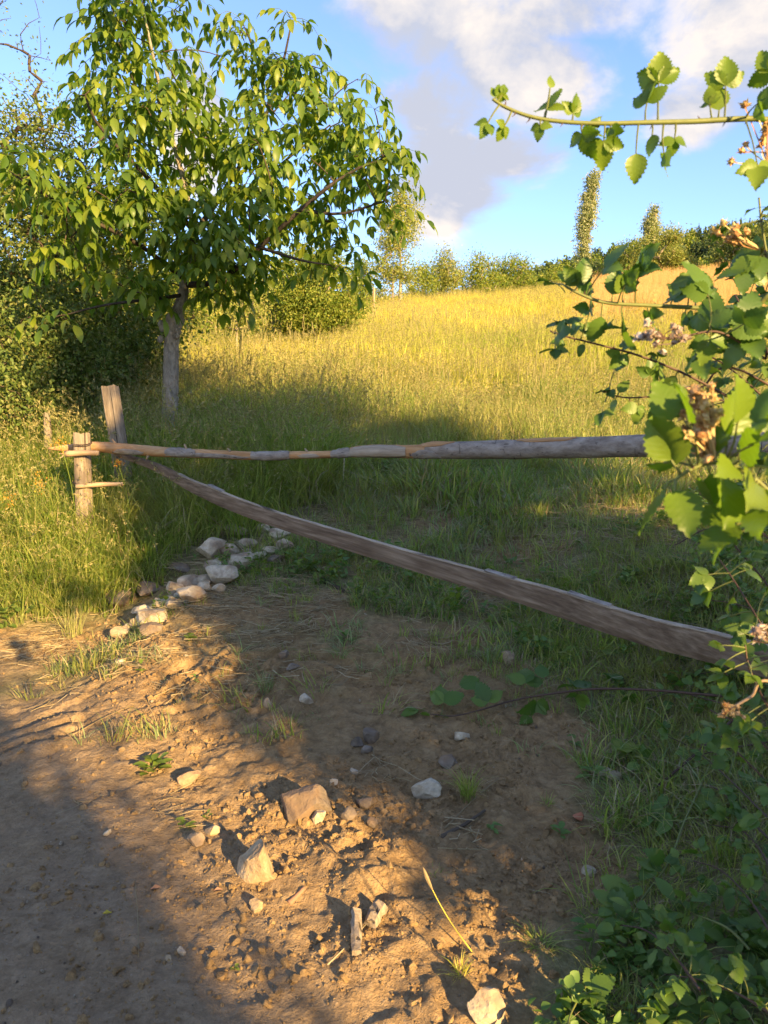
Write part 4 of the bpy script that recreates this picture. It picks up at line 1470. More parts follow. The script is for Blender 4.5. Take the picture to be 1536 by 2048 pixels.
    for px, dy, ln in ((382, 1, .035), (232, 1, .03), (292, -1, .03), (455, 1, .02), (605, 1, .02)):
        k = int(np.argmin(abs(px_of - px)))
        c = Ps[k]; mb = MB()
        add_tube(mb, [c, c + [0.004, -.02, dy * Rs[k]], c + [-.012, -.025, dy * (Rs[k] + ln)]], [.013, .011, .004], 6, True)
        build_along(mb, 'twig_stub', M['stake'], t, P[0], P[-1])

    # ---- the slab plank sloping down to the right
    st = [(232, 903, 913, 6.25), (300, 921, 938, 6.12), (345, 940, 962, 6.0), (378, 957, 982, 5.9), (430, 977, 1008, 5.75), (480, 997, 1029, 5.6), (560, 1025, 1058, 5.38), (660, 1055, 1090, 5.1), (768, 1087, 1124, 4.82), (880, 1118, 1158, 4.52),
          (1000, 1150, 1194, 4.22), (1100, 1175, 1228, 3.98), (1200, 1206, 1262, 3.74), (1310, 1238, 1297, 3.5), (1420, 1262, 1325, 3.27), (1520, 1288, 1352, 3.1), (1640, 1318, 1388, 2.92)]
    T_ = np.array([W(a, b, y) for a, b, c, y in st]); B_ = np.array([W(a, c, y) for a, b, c, y in st])
    m = 60
    B_ = T_ + (B_ - T_) * .98
    T_ = spline(T_, m); B_ = spline(B_, m)
    t = thing('fence_plank', (T_[m // 2] + B_[m // 2]) / 2, 'long rough sawn brown plank sloping down across the gateway', 'plank')
    d = T_[-1] - T_[0]; d /= np.linalg.norm(d)
    sd_ = np.cross(d, [0, 0, 1.0]); sd_ /= np.linalg.norm(sd_)
    S = []; E = []
    for i in range(m):
        u = i / (m - 1)
        h = T_[i] - B_[i]; H = np.linalg.norm(h)
        th = .013 + .012 * u
        rnd = max(0, 1 - u / .2)              # the thin end is still round
        c = (T_[i] + B_[i]) / 2
        ang = np.arange(12) * 2 * math.pi / 12
        sq = 1 / np.maximum(abs(np.cos(ang)), abs(np.sin(ang))) * .93 + .07
        sq = sq * (1 - rnd) + rnd
        wob = 1 + rng.normal(0, .006, 12)
        th2 = th * (1 - rnd) + (H / 2) * rnd
        S.append(c + (np.cos(ang) * sq * wob)[:, None] * sd_ * th2 + (np.sin(ang) * sq * wob)[:, None] * h * .5)
        e = .0035 + .002 * abs(math.sin(i * 1.7)) + .0015 * rng.random()
        q = np.array([-1, -.5, 0, .5, 1, 1, 0, -1.0]); qq = np.array([0, .6, 1, .7, 0, -1, -1, -1.0])
        E.append(T_[i] + q[:, None] * sd_ * th2 * (.98 + .06 * math.sin(i * .9)) + qq[:, None] * np.array([0, 0, e]))
    build_along(loft(S), 'board', M['plank'], t, T_[0], T_[-1], smooth=False)
    build_along(loft(E[9:]), 'wane_edge', M['plank_edge'], t, T_[0], T_[-1], smooth=False)
    for u0, u1, lift in ((.60, .645, .006), (.70, .75, .004), (.245, .27, .010)):
        a, b = int(u0 * m), max(int(u0 * m) + 2, int(u1 * m))
        S = []
        for i in range(a, b + 1):
            f = (i - a) / (b - a)
            l = lift * (1 - f) ** 2
            c = T_[i] + [0, 0, .006 + l]
            S.append(np.stack([c + sd_ * .026, c - sd_ * .018 + [0, 0, .004], c - sd_ * .018, c + sd_ * .026 - [0, 0, .004]]))
        build_along(loft(S), 'bark_flake', M['rail_bark'], t, T_[0], T_[-1], smooth=False)
    # ---- a far fence at the upper corner of the meadow
    Yf = 33
    t = thing('far_fence', W(722, 640, Yf), 'small pale fence at the far left corner of the meadow', 'fence')
    for px, p0, p1 in ((703, 612, 645), (748, 575, 640), (725, 615, 645)):
        A = W(px, p1, Yf); B = W(px, p0, Yf)
        mb = MB(); add_tube(mb, [A, (A + B) / 2 + [.01, 0, 0], B], [.05, .045, .04], 6, True)
        mb.build('post', M['stake'], t)
    A = W(690, 623, Yf - .1); B = W(752, 621, Yf - .1)
    mb = MB(); add_tube(mb, [A, (A + B) / 2 + [0, 0, -.03], B], [.04, .04, .04], 6, True)
    mb.build('rail', M['stake'], t)


make_fence()

# ------------------------------------------------------------------ stones


def stone(px, py, w, h, mat, label, seed, group=None, name='stone', sink=.25, depth=.8, cat='stone', rz=None, cuts=15, sub=4, grow=1.1):
    rng = np.random.default_rng(seed)
    p = G(px, py + h * .42)
    s = p[1] / F_PX
    dims = (w * s * grow, w * s * depth * grow, max(h * s * (grow + .1), .02))
    V, F = rock(rng, dims, sub, cuts, .085, .42, .80)
    a = rng.uniform(-.3, .3) if rz is None else rz
    c, n = math.cos(a), math.sin(a)
    V = V @ np.array([[c, n, 0], [-n, c, 0], [0, 0, 1]])
    o = np.array([p[0], p[1] + dims[1] * .3, 0])
    o[2] = gz(o[0], o[1]) + dims[2] * (.5 - sink)
    ob = MB().add(V + o, F).build(name, M[mat], None, o)
    if sub < 3:
        pass
    return tag(ob, label, cat, group)


def make_stones():
    HP = 'pale stones of the rubble heap'
    L = [(417, 1107, 56, 40, 'stone', 'largest pale angular stone crowning the rubble heap'),
         (457, 1108, 34, 28, 'stone', 'pale stone tucked right of the rubble heap\'s crowning stone'),
         (474, 1132, 58, 34, 'stone', 'broad pale stone right of centre in the rubble heap'),
         (425, 1137, 34, 22, 'stone', 'small stone wedged under the rubble heap\'s crowning stone'),
         (441, 1158, 58, 38, 'stone', 'big slanting pale stone at the middle of the rubble heap'),
         (400, 1158, 30, 18, 'stone', 'small cream stone left of the heap\'s slanting stone'),
         (377, 1174, 38, 22, 'stone', 'flat cream stone in the middle of the rubble heap'),
         (347, 1183, 34, 32, 'stone', 'blocky stone standing at the left of the rubble heap'),
         (385, 1197, 52, 30, 'stone', 'smooth rounded pale stone low in the rubble heap'),
         (346, 1209, 34, 24, 'stone', 'bright white angular stone low in the rubble heap'),
         (322, 1211, 28, 22, 'stone', 'small pale stone left of the bright white one'),
         (409, 1179, 24, 18, 'stone', 'small stone right of the smooth rounded one'),
         (433, 1180, 28, 16, 'stone', 'low stone at the right foot of the slanting stone'),
         (230, 1208, 66, 34, 'stone_dark', 'large grey stone half sunk at the edge of the long grass'),
         (295, 1186, 50, 28, 'stone_dark', 'dark mossy stone in the hollow under the grass'),
         (281, 1222, 46, 18, 'stone', 'thin pale slab at the lower left of the heap'),
         (300, 1239, 66, 32, 'stone', 'large pale slab at the lower left of the heap'),
         (297, 1262, 42, 24, 'stone_dark', 'grey stone below the large pale slab'),
         (242, 1271, 34, 20, 'stone_warm', 'sunlit ochre stone lowest left of the heap'),
         (266, 1253, 20, 24, 'stone_warm', 'narrow ochre stone left of the large pale slab'),
         (357, 1145, 40, 20, 'stone_dark', 'dark earthy stone behind the blocky one'),
         (490, 1042, 36, 22, 'stone', 'uppermost pale stone of the heap, under the plank'),
         (472, 1067, 38, 22, 'stone', 'cream stone near the top of the heap, left side'),
         (496, 1091, 34, 22, 'stone', 'pale stone between the crowning stone and the upper group'),
         (519, 1115, 26, 16, 'stone', 'small pale stone right of the broad pale one'),
         (553, 1074, 40, 24, 'stone', 'larger pale stone of the upper right group'),
         (571, 1095, 36, 24, 'stone', 'rightmost pale stone of the heap'),
         (543, 1108, 30, 20, 'stone', 'lower pale stone of the upper right group'),
         (549, 1124, 32, 16, 'stone_dark', 'grey stone at the foot of the upper right group'),
         (525, 1060, 28, 18, 'stone', 'cream stone at the top of the upper right group'),
         (446, 1053, 24, 14, 'stone', 'small pale stone in the grass above the heap')]
    for k, (px, py, w, h, m, lab) in enumerate(L):
        stone(px, py, w, h * .9, m, lab, 500 + k, HP, sink=.16, grow=1.2)
    r = np.random.default_rng(77)
    ords = 'first second third fourth fifth sixth seventh eighth ninth tenth eleventh twelfth thirteenth fourteenth fifteenth sixteenth'.split()
    for k, u in enumerate(np.sort(r.uniform(0, 1, 16))):
        stone(225 + 340 * u, 1262 - 195 * u + r.normal(0, 12), r.uniform(14, 24), r.uniform(9, 15), ('stone', 'stone', 'stone_warm')[k % 3], 'small cream stone, %s from the left of those filling the heap\'s gaps' % ords[k], 560 + k, 'small rubble filling the heap', sink=.2, sub=3)
    L = [(513, 1735, 76, 84, 'stone_warm', 'big sunlit ochre boulder in the lit strip of the track', .3),
         (604, 1602, 104, 74, 'stone_dark', 'large flat stone half buried on the shadow line', .42),
         (638, 1636, 28, 26, 'stone', 'small stone leaning on the half buried flat stone', .2),
         (849, 1584, 60, 36, 'stone', 'pale blocky stone left of the grass tuft in the shade', .25),
         (921, 1476, 30, 17, 'stone', 'small smooth white pebble like an egg on bare soil', .15),
         (374, 1558, 44, 30, 'stone_warm', 'sunlit rounded stone right of the bright leafy weed', .25),
         (389, 1687, 40, 28, 'stone_warm', 'sunlit oval stone left of the big ochre boulder', .25),
         (425, 1664, 34, 20, 'stone_warm', 'thin sunlit stone above the oval one', .3),
         (512, 1818, 28, 26, 'stone_warm', 'small sunlit stone below the big ochre boulder', .2),
         (361, 1908, 18, 18, 'stone', 'small pale stone on the shaded wheel way', .25),
         (984, 2018, 78, 74, 'stone', 'large grey stone at the bottom edge of the picture', .35),
         (902, 1520, 42, 28, 'stone_dark', 'earthy stone behind the grass tuft in the shade', .4),
         (697, 1626, 32, 26, 'stone_dark', 'dark lump of stone right of the half buried flat stone', .3),
         (731, 1610, 42, 26, 'stone_dark', 'dark wedge of stone on the shaded soil', .3),
         (741, 1474, 34, 28, 'stone_dark', 'largest of the three dark stones close together on the soil', .3),
         (713, 1488, 24, 22, 'stone_dark', 'dark stone left in the close group of three', .3),
         (734, 1500, 24, 18, 'stone_dark', 'lowest dark stone in the close group of three', .3),
         (613, 1405, 28, 20, 'stone', 'pale stone below the left grass tuft', .25),
         (536, 1415, 16, 22, 'stone_warm', 'small pinkish stone standing below the left grass tuft', .2),
         (214, 1667, 15, 12, 'stone', 'tiny white stone on the shaded wheel way', .25),
         (1160, 1640, 22, 16, 'brick', 'small orange fragment of brick on the soil', .2),
         (1219, 1546, 42, 26, 'stone', 'pale crumbling stone by the broad leaved weed at the verge', .35),
         (1205, 1643, 24, 12, 'stone', 'small white stone right of the brick fragment', .3),
         (1183, 1745, 30, 26, 'stone', 'whitish crumbly stone where soil meets the verge', .3),
         (236, 1327, 22, 14, 'stone', 'small pale stone at the upper end of the lit strip', .3),
         (566, 1314, 20, 16, 'stone_dark', 'small blue grey stone above the left grass tuft', .2),
         (583, 1340, 26, 12, 'stone_dark', 'flat dark flake of stone beside the left grass tuft', .2),
         (1015, 1318, 26, 34, 'stone_warm', 'pinkish upright stone below the plank', .2),
         (335, 1920, 16, 14, 'stone_warm', 'small brown stone left of the pale one on the wheel way', .3),
         (745, 1652, 22, 18, 'stone_dark', 'small dark stone below the dark wedge', .3),
         (668, 1565, 18, 14, 'stone', 'small pale stone above the half buried flat stone', .3),
         (706, 1544, 18, 14, 'stone', 'small whitish stone in the shade above the dark wedge', .3)]
    for k, (px, py, w, h, m, lab, sk) in enumerate(L):
        stone(px, py, w, h, m, lab, 600 + k, 'loose stones on the soil', sink=sk, name='brick_fragment' if m == 'brick' else 'stone', cat='brick' if m == 'brick' else 'stone')


make_stones()


def stick(name, pts, r, mat, label, cat='stick', lift=.008):
    P = np.array([G(a, b) for a, b in pts]); P[:, 2] += lift
    P = spline(P, 8)
    t = MB(); add_tube(t, P, np.linspace(r, r * .6, 8), 6, True, .1)
    return tag(t.build(name, M[mat], None, P[0], smooth=True), label, cat)


def make_litter():
    stick('stick', [(882, 1678), (925, 1655), (970, 1625)], .009, 'twig', 'brown stick lying on bare soil below the grass tuft')
    stick('stick', [(1255, 1930), (1290, 1975), (1330, 2040)], .006, 'twig', 'thin straight stick at the verge near the bottom edge')
    stick('stick', [(1252, 1925), (1275, 1960), (1300, 1990)], .005, 'stake', 'pale bent stick crossing another at the bottom verge')
    stick('stick', [(645, 1163), (668, 1174), (690, 1186)], .022, 'bark_dark', 'short dark chunk of branch above the left grass tuft')
    stick('dry_straw', [(140, 1476), (230, 1428), (325, 1392)], .003, 'straw', 'long pale grass stem across the lit strip', 'straw')
    stick('dry_straw', [(385, 1445), (450, 1452), (515, 1453)], .0025, 'straw', 'pale dry stem lying level in the lit strip', 'straw')
    stick('dry_straw', [(270, 1765), (276, 1840), (277, 1920)], .002, 'straw', 'long straight dry stem on the shaded wheel way', 'straw')
    stick('dry_straw', [(890, 1660), (950, 1600), (995, 1562)], .0028, 'straw', 'long dry stem slanting past the grass tuft', 'straw')
    stick('dry_straw', [(655, 1935), (690, 1900), (735, 1850)], .002, 'straw', 'dry stem beside the wood chip', 'straw')
    stick('wood_strip', [(578, 1812), (592, 1798), (610, 1780)], .012, 'leaf_brown', 'reddish strip of bark in the lit strip', 'bark')
    # wood chips
    rng = np.random.default_rng(71)
    for (a, b, w, lab) in (((712, 1915), (713, 1845), .028, 'upright pale wood chip stuck in the lit soil'), ((738, 1855), (762, 1828), .045, 'blunt block of wood right of the upright wood chip')):
        A = G(*a); B = G(*b); A[2] += .012; B[2] = gz(B[0], B[1]) + .03
        d = B - A; L = np.linalg.norm(d); d /= L
        s = np.cross(d, [0, 0, 1]); s /= np.linalg.norm(s); u = np.cross(s, d)
        S = []
        for f in np.linspace(0, 1, 6):
            c = A + d * L * f; ww = w * (1 + .1 * rng.normal())
            j = rng.normal(0, .0035, (6, 3))
            S.append(np.stack([c + s * ww / 2, c + s * ww * .38 + u * .011, c - s * ww * .2 + u * .013, c - s * ww / 2 + u * .004, c - s * ww * .45 - u * .014, c + s * ww * .45 - u * .014]) + j)
        o = build_along(loft(S), 'wood_chip', M['post'], None, A, B, smooth=False)
        tag(o, lab, 'wood chip')
    # fallen leaves
    for px, py, s, m, lab in ((205, 1832, .028, 'leaf_yellow', 'single yellow leaf lying on the shaded wheel way'), (300, 1783, .04, 'leaf_brown', 'curled pink brown dead leaf on the shaded wheel way'),
                              (1213, 1684, .04, 'leaf_brown', 'brown dead leaf below the brick fragment'), (1240, 2008, .045, 'stake', 'tan dead leaf near the bottom verge'), (427, 1786, .03, 'leaf_brown', 'pink dead leaf at the edge of the lit strip')):
        p = G(px, py); p[2] += .008
        V, T = leaf_cards(np.array([p]), np.array([[1, .2, .1]]), np.array([[0, -.2, 1.0]]), s, s * .55, .1, .3)
        V2 = V.copy(); V2[:, 2] -= .0015
        mb = MB().add(V, T).add(V2, T[:, ::-1])
        tag(mb.build('fallen_leaf', M[m], None, p), lab, 'leaf')


make_litter()


def grass_tuft(px, py, w, h, mat, label, seed, n=60, heads=0, lean=(.2, 1.0)):
    rng = np.random.default_rng(seed)
    p = G(px, py + h * .45); s = p[1] / F_PX
    me = tuft(rng, [M[mat], M['straw'], M['seed']], n, (h * s * .5, h * s * 1.15), w * s * .16, .0032, lean, heads=heads, straw=.15, seg=5)
    o = bpy.data.objects.new('grass_tuft', me); COL.objects.link(o); o.location = p
    return tag(o, label, 'grass tuft', 'grass tufts on the bare soil')


def herb(px, py, w, h, mat, label, seed, n=9, broad=.5, rosette=True):
    """a small plant whose leaves are separate parts"""
    rng = np.random.default_rng(seed)
    p = G(px, py + h * .35); s = p[1] / F_PX
    t = thing('weed_plant', p, label, 'weed', 'small weeds on the bare soil')
    L = w * s * .55
    for k in range(n):
        a = k * 2.4 + rng.normal(0, .3); el = rng.uniform(.15, .9)
        b = np.array([math.cos(a), math.sin(a), 0]) * L * rng.uniform(0, .5 if not rosette else .1) + [0, 0, rng.uniform(0, h * s * .7)]
        mb = MB()
        d = np.array([math.cos(a) * math.cos(el), math.sin(a) * math.cos(el), math.sin(el)])
        ll = L * rng.uniform(.7, 1.1)
        sd_ = np.array([-math.sin(a), math.cos(a), 0]); tt = np.linspace(0, 1, 6)
        C = p + b + d * tt[:, None] * ll - np.array([0, 0, 1]) * (tt[:, None] ** 2) * ll * .35
        w_ = ll * broad * .5 * np.array([.12, .62, .95, 1.0, .7, .05]) * (1 + .08 * rng.normal(size=6))
        V = np.stack([C - sd_ * w_[:, None] + [0, 0, .12 * ll * broad], C, C + sd_ * w_[:, None] + [0, 0, .12 * ll * broad]], 1).reshape(-1, 3)
        Q = [[3 * i + j, 3 * i + j + 1, 3 * i + j + 4, 3 * i + j + 3] for i in range(5) for j in (0, 1)]
        mb.add(V, Q).build('leaf', M[mat], t, smooth=True)
    return t


def make_weeds():
    grass_tuft(530, 1352, 95, 62, 'grass_blue', 'wide green grass tuft on bare soil left of centre', 801, 90)
    grass_tuft(935, 1556, 86, 84, 'grass', 'dense dark grass tuft beside the pale blocky stone', 802, 110)
    grass_tuft(1094, 1592, 46, 40, 'grass', 'small thin grass tuft right of the dense dark one', 803, 40)
    grass_tuft(1082, 1862, 130, 62, 'grass', 'spreading grass tuft in the shade near the bottom', 804, 80, lean=(.6, 1.5))
    grass_tuft(920, 1922, 80, 60, 'meadow', 'yellow sunlit grass tuft at the end of the lit strip', 805, 50, heads=1)
    grass_tuft(872, 1735, 44, 36, 'grass', 'small dark tuft above the yellow sunlit one', 806, 40)
    grass_tuft(640, 1420, 60, 26, 'grass_blue', 'low flat grass tuft right of the pale stone', 807, 40, lean=(.8, 1.6))
    grass_tuft(820, 1196, 70, 34, 'grass', 'green tuft below the middle of the plank', 808, 70)
    grass_tuft(680, 1290, 90, 40, 'grass_blue', 'bluish tuft with dead blades left of the trampled straw', 809, 60, lean=(.6, 1.5))
    grass_tuft(145, 1225, 110, 110, 'meadow_green', 'pale spiky grass tuft at the corner of the bank', 810, 90, lean=(.2, .8))
    grass_tuft(270, 1300, 60, 36, 'meadow_green', 'small sunlit tuft below the lowest heap stones', 811, 40)
    grass_tuft(610, 1190, 60, 36, 'grass', 'thin green tuft on soil right of the rubble heap', 812, 50)
    grass_tuft(712, 1235, 70, 34, 'grass_blue', 'bluish flat tuft below the dark branch chunk', 813, 50, lean=(.6, 1.4))
    grass_tuft(880, 1265, 110, 46, 'grass', 'wide green tuft between the plank and the trampled straw', 814, 90)
    grass_tuft(775, 1335, 70, 34, 'grass_blue', 'low bluish tuft left of the bramble runner\'s tip', 815, 50, lean=(.6, 1.4))
    grass_tuft(960, 1325, 80, 40, 'grass', 'green tuft left of the pinkish upright stone', 816, 60)
    grass_tuft(650, 1345, 50, 30, 'grass', 'small tuft right of the wide left one', 817, 40)
    grass_tuft(1120, 1300, 120, 60, 'grass', 'lush green tuft under the right half of the plank', 818, 110)
    grass_tuft(1000, 1215, 90, 40, 'grass', 'green tuft just under the plank\'s middle', 819, 80)
    # a lone flowering stem
    a = G(945, 1905)
    P = spline([a, W(905, 1850, a[1]), W(870, 1790, a[1]), W(846, 1735, a[1])], 12)
    t = thing('grass_stalk', a, 'lone tall grass stalk with pale seed head rising from the yellow tuft', 'grass')
    mb = MB(); add_tube(mb, P, np.linspace(.0022, .001, 12), 4, False); mb.build('stem', M['meadow'], t)
    mb = MB(); add_tube(mb, spline(P[-4:], 6), [.002, .004, .005, .005, .004, .001], 6, True, .1); mb.build('seed_head', M['straw'], t)
    herb(306, 1532, 60, 40, 'weed_light', 'bright green leafy weed in the lit strip', 821, 22, .6, False)
    herb(370, 1650, 36, 34, 'weed_light', 'small leafy weed left of the oval stone', 822, 9, .7, False)
    herb(414, 1631, 30, 20, 'weed_light', 'tiny bright seedling above the thin sunlit stone', 823, 6, .6)
    herb(283, 1336, 26, 30, 'weed_light', 'small upright seedling at the upper end of the lit strip', 824, 8, .6)
    herb(379, 1277, 30, 24, 'weed_light', 'light green seedling below the rubble heap', 825, 9, .7)
    herb(391, 1356, 26, 34, 'weed', 'thin seedling in the shade edge below the rubble heap', 826, 8, .4)
    herb(1121, 1660, 50, 52, 'weed', 'broad leaved rosette weed on the shaded soil', 827, 7, .5)
    herb(985, 1655, 40, 26, 'weed', 'flat dark rosette weed left of the broad leaved one', 828, 8, .4)
    herb(1185, 1545, 70, 44, 'weed', 'spreading dark weed at the corner of the verge', 829, 10, .35)
    herb(1150, 1480, 40, 40, 'weed', 'leafy weed under the low bramble runner', 830, 8, .5)
    herb(1245, 1510, 70, 60, 'weed_light', 'lush light green weed under the low bramble runner', 831, 20, .7, False)
    herb(470, 1938, 24, 18, 'weed_light', 'tiny seedling on the shaded wheel way', 832, 6, .6)
    herb(690, 1275, 60, 30, 'weed', 'dark thistle rosette among straw left of the plank', 833, 12, .25)
    # wilted yellow flowers in the bank grass
    for k, (px, py, s, y, lab) in enumerate(((75, 965, 26, 5.75, 'wilted orange flower head in the bank grass left of the short post'), (17, 1000, 22, 5.6, 'orange flower head at the left edge of the bank grass'), (122, 888, 20, 5.85, 'yellow flower head beside the rail\'s pointed end'),
                                           (236, 925, 14, 5.9, 'small orange flower below the rail near the short post'), (345, 857, 22, 7.6, 'yellow ragwort flower behind the rail'))):
        c = W(px, py, y); b = np.array([c[0] + .05, y + .1, gz(c[0] + .05, y + .1)])
        t = thing('flower_plant', b, lab, 'flower', 'wilted yellow flowers on the bank')
        P = spline([b, (b + c) / 2 + [.02, 0, .03], c], 8)
        mb = MB(); add_tube(mb, P, .003, 4, False); mb.build('stem', M['weed_light'], t)
        r = np.random.default_rng(840 + k); n = 60; sc = s * y / F_PX
        pp = c + r.normal(0, sc * .33, (n, 3)) * [1, 1, 1.3]
        V, T = leaf_cards(pp, r.normal(size=(n, 3)), r.normal(size=(n, 3)), .016, .010)
        mb = MB().add(V, T); mb.build('flower_head', M['petal_yellow'], t)['kind'] = 'stuff'


make_weeds()

# ------------------------------------------------------------------ bramble


def leaflet_mesh(rng, mat):
    """a toothed oval leaflet, unit length along X"""
    n = 17
    t = np.linspace(0, 1, n)
    w = .37 * np.sin(math.pi * np.clip(t, 0, 1) ** .72) ** .85
    w[0] = .02; w[-1] = 0.0
    cup = rng.uniform(-.12, .34); drp = rng.uniform(.02, .45); tw = rng.normal(0, .2)
    V = []
    for i in range(n):
        tooth = (.034 if i % 2 else -.018) * (.5 + w[i])  * 1.4
        if i in (0, n - 1):
            tooth = 0
        zc = -drp * t[i] ** 2
        for s in (-1, -.55, 0, .55, 1):
            ww = w[i] + (tooth if abs(s) == 1 else 0)
            V.append([t[i] + (.03 if abs(s) == 1 and i % 2 and i < n - 1 else 0), s * ww, zc + cup * abs(s) ** 1.4 * w[i] + tw * s * t[i] * .4 + (.018 * math.sin(i * 2.2) if abs(s) == 1 else 0)])
    Q = [[5 * i + j, 5 * i + 5 + j, 5 * i + 6 + j, 5 * i + 1 + j] for i in range(n - 1) for j in range(4)]
    return MB().add(V, Q).mesh('leaflet', mat, True)


BR = np.random.default_rng(91)
LEAFLETS = {'bramble': [leaflet_mesh(BR, M['bramble']) for _ in range(6)], 'bramble_young': [leaflet_mesh(BR, M['bramble_young']) for _ in range(6)]}


def unit(v):
    v = np.asarray(v, float)
    return v / (np.linalg.norm(v) + 1e-9)


def bramble_leaf(t, a, c, size, nrm, kind, rng, n=3):
    """compound leaf: petiole from a toward c, leaflets spread around its end"""
    d = unit(c - a)
    nrm = unit(nrm - d * (nrm @ d) * .8)
    side = unit(np.cross(nrm, d))
    end = c - d * size * .35
    if np.linalg.norm(end - a) < size * .25:
        end = a + d * size * .25
    mb = MB()
    P = spline([a, (a + end) / 2 + nrm * size * .06, end], 5)
    base = np.array(t.location)
    mb.add(*tube(P - a, np.linspace(.0016, .0011, 5), 4, False)[:2])
    pet = bpy.data.objects.new('leaf', mb.mesh('petiole', M['cane'])); COL.objects.link(pet)
    pet.parent = t; pet.location = Vector(a - base)
    fan = [(0, 1.0), (1.15, .82), (-1.15, .82), (2.0, .6), (-2.0, .6)][:n]
    for ang, sc in fan:
        ang += rng.normal(0, .12)
        x = unit(d * math.cos(ang) + side * math.sin(ang) + rng.normal(0, .12, 3))
        z = unit(nrm + rng.normal(0, .22, 3)); y = unit(np.cross(z, x)); z = np.cross(x, y)
        s = size * sc * rng.uniform(.88, 1.1)
        o = bpy.data.objects.new('leaflet', LEAFLETS[kind][int(rng.integers(6))]); COL.objects.link(o)
        o.parent = pet
        mat = Matrix(((x[0], y[0], z[0], 0), (x[1], y[1], z[1], 0), (x[2], y[2], z[2], 0), (0, 0, 0, 1)))
        o.matrix_basis = Matrix.Translation(Vector(end - a)) @ mat @ Matrix.Scale(s, 4)
    return pet


def blossom_mesh(rng, mat):
    mb = MB()
    n = 10
    a = np.arange(n) * 2.4; el = rng.uniform(-.2, 1.0, n)
    D = np.stack([np.cos(a) * np.cos(el), np.sin(a) * np.cos(el), np.sin(el)], -1)
    V, T = leaf_cards(np.zeros((n, 3)), D, np.tile([0, 0, 1.0], (n, 1)) + rng.normal(0, .4, (n, 3)), rng.uniform(.7, 1.1, n), .5, .1, .2)
    mb.add(V, T)
    V, F = ico(2); V = V * (1 + .25 * rng.normal(size=(len(V), 1)))
    mb.add(V * .42 + [0, 0, .3], F)
    return mb.mesh('blossom', mat)


BLOSSOMS = {k: [blossom_mesh(BR, M[k]) for _ in range(3)] for k in ('blossom', 'blossom_pale')}


def cluster(t, c, rx, rz, n, size, kind, rng, stem_from=None):
    """a spent flower truss"""
    base = np.array(t.location)
    mb = MB(); foot = stem_from if stem_from is not None else c - [0, 0, rz]
    for k in range(n):
        p = c + rng.normal(0, .5, 3) * np.array([rx, rx * .7, rz])
        mid = (foot + p) / 2 + rng.normal(0, rx * .15, 3)
        add_tube(mb, spline([foot, mid, p], 5), .0011, 3, False)
        o = bpy.data.objects.new('blossom', BLOSSOMS[kind][k % 3]); COL.objects.link(o)
        o.parent = t
        o.matrix_basis = Matrix.Translation(Vector(p - base)) @ Euler(rng.uniform(-1, 1, 3) * [.9, .9, 3]).to_matrix().to_4x4() @ Matrix.Scale(size * rng.uniform(.8, 1.25), 4)
    mb.build('flower_stalks', M['cane_dark'] if kind == 'blossom_pale' else M['blossom'], t)['kind'] = 'stuff'


def cane(label, pts, r0, r1, leaves=(), auto=0, size=.05, kind='bramble', thorns=0, stem='cane', seed=0, tocam=.5, n_leaf=3, name='bramble_cane', spread=.05, up=.7, off=None):
    """an arching cane; leaves: (px, py, depth, leaflet length) seen in the photograph, auto: more along its length"""
    rng = np.random.default_rng(seed)
    P = np.array([W(a, b, y) for a, b, y in pts])
    if off is not None:                    # runs on beyond the frame to its root
        g = np.array([off[0], off[1], gz(off[0], off[1])])
        mid = (P[0] + g) / 2 + np.array([.12, 0, .25])
        P = np.vstack([g, mid, P])
    n = max(16, int(len(P) * 7))
    S = spline(P, n)
    t = thing(name, S[0], label, 'bramble', 'bramble canes at the right')
    mb = MB(); add_tube(mb, S, np.linspace(r0, r1, n), 7, True)
    mb.build('stem', M[stem], t, smooth=True)
    seen = S[len(S) // 3 if off is not None else 0:]
    for k in range(thorns):
        f = (k + .5) / thorns
        i = int(f * (len(seen) - 2)); c = seen[i]; d = unit(seen[i + 1] - c)
        o = unit(np.array([rng.normal(0, .4), rng.normal(0, .5), rng.choice([-1, 1])])); o = unit(o - d * (o @ d))
        L = .0075
        b = MB(); add_tube(b, [c, c + o * L * .55 - d * .001, c + o * (L + r1) + d * .002], [.0021, .0011, .0002], 5, False)
        b.build('thorn', M['cane_dark'], t)
    toc = unit(EYE - S[len(S) // 2])
    for (px, py, y, sz) in leaves:
        c = W(px, py, y)
        a = S[int(np.argmin(np.linalg.norm(S - c, axis=1)))]
        nrm = toc * tocam + np.array([0, 0, up]) + rng.normal(0, .42, 3)
        bramble_leaf(t, a, c, sz, nrm, kind, rng, n_leaf if rng.random() < .8 else 1)
    for k in range(auto):
        i = int(rng.uniform(.02, 1) * (len(seen) - 1)); a = seen[i]
        d = unit(seen[min(i + 1, len(seen) - 1)] - seen[max(i - 1, 0)])
        o = unit(rng.normal(size=3) + [0, 0, .35]); o = unit(o - d * (o @ d) * .8)
        s = size * rng.uniform(.7, 1.2)
        bramble_leaf(t, a, a + o * (spread + s * .5), s, toc * tocam * rng.uniform(.2, 1.2) + np.array([0, 0, up]) + rng.normal(0, .35, 3), kind, rng, n_leaf)
    return t


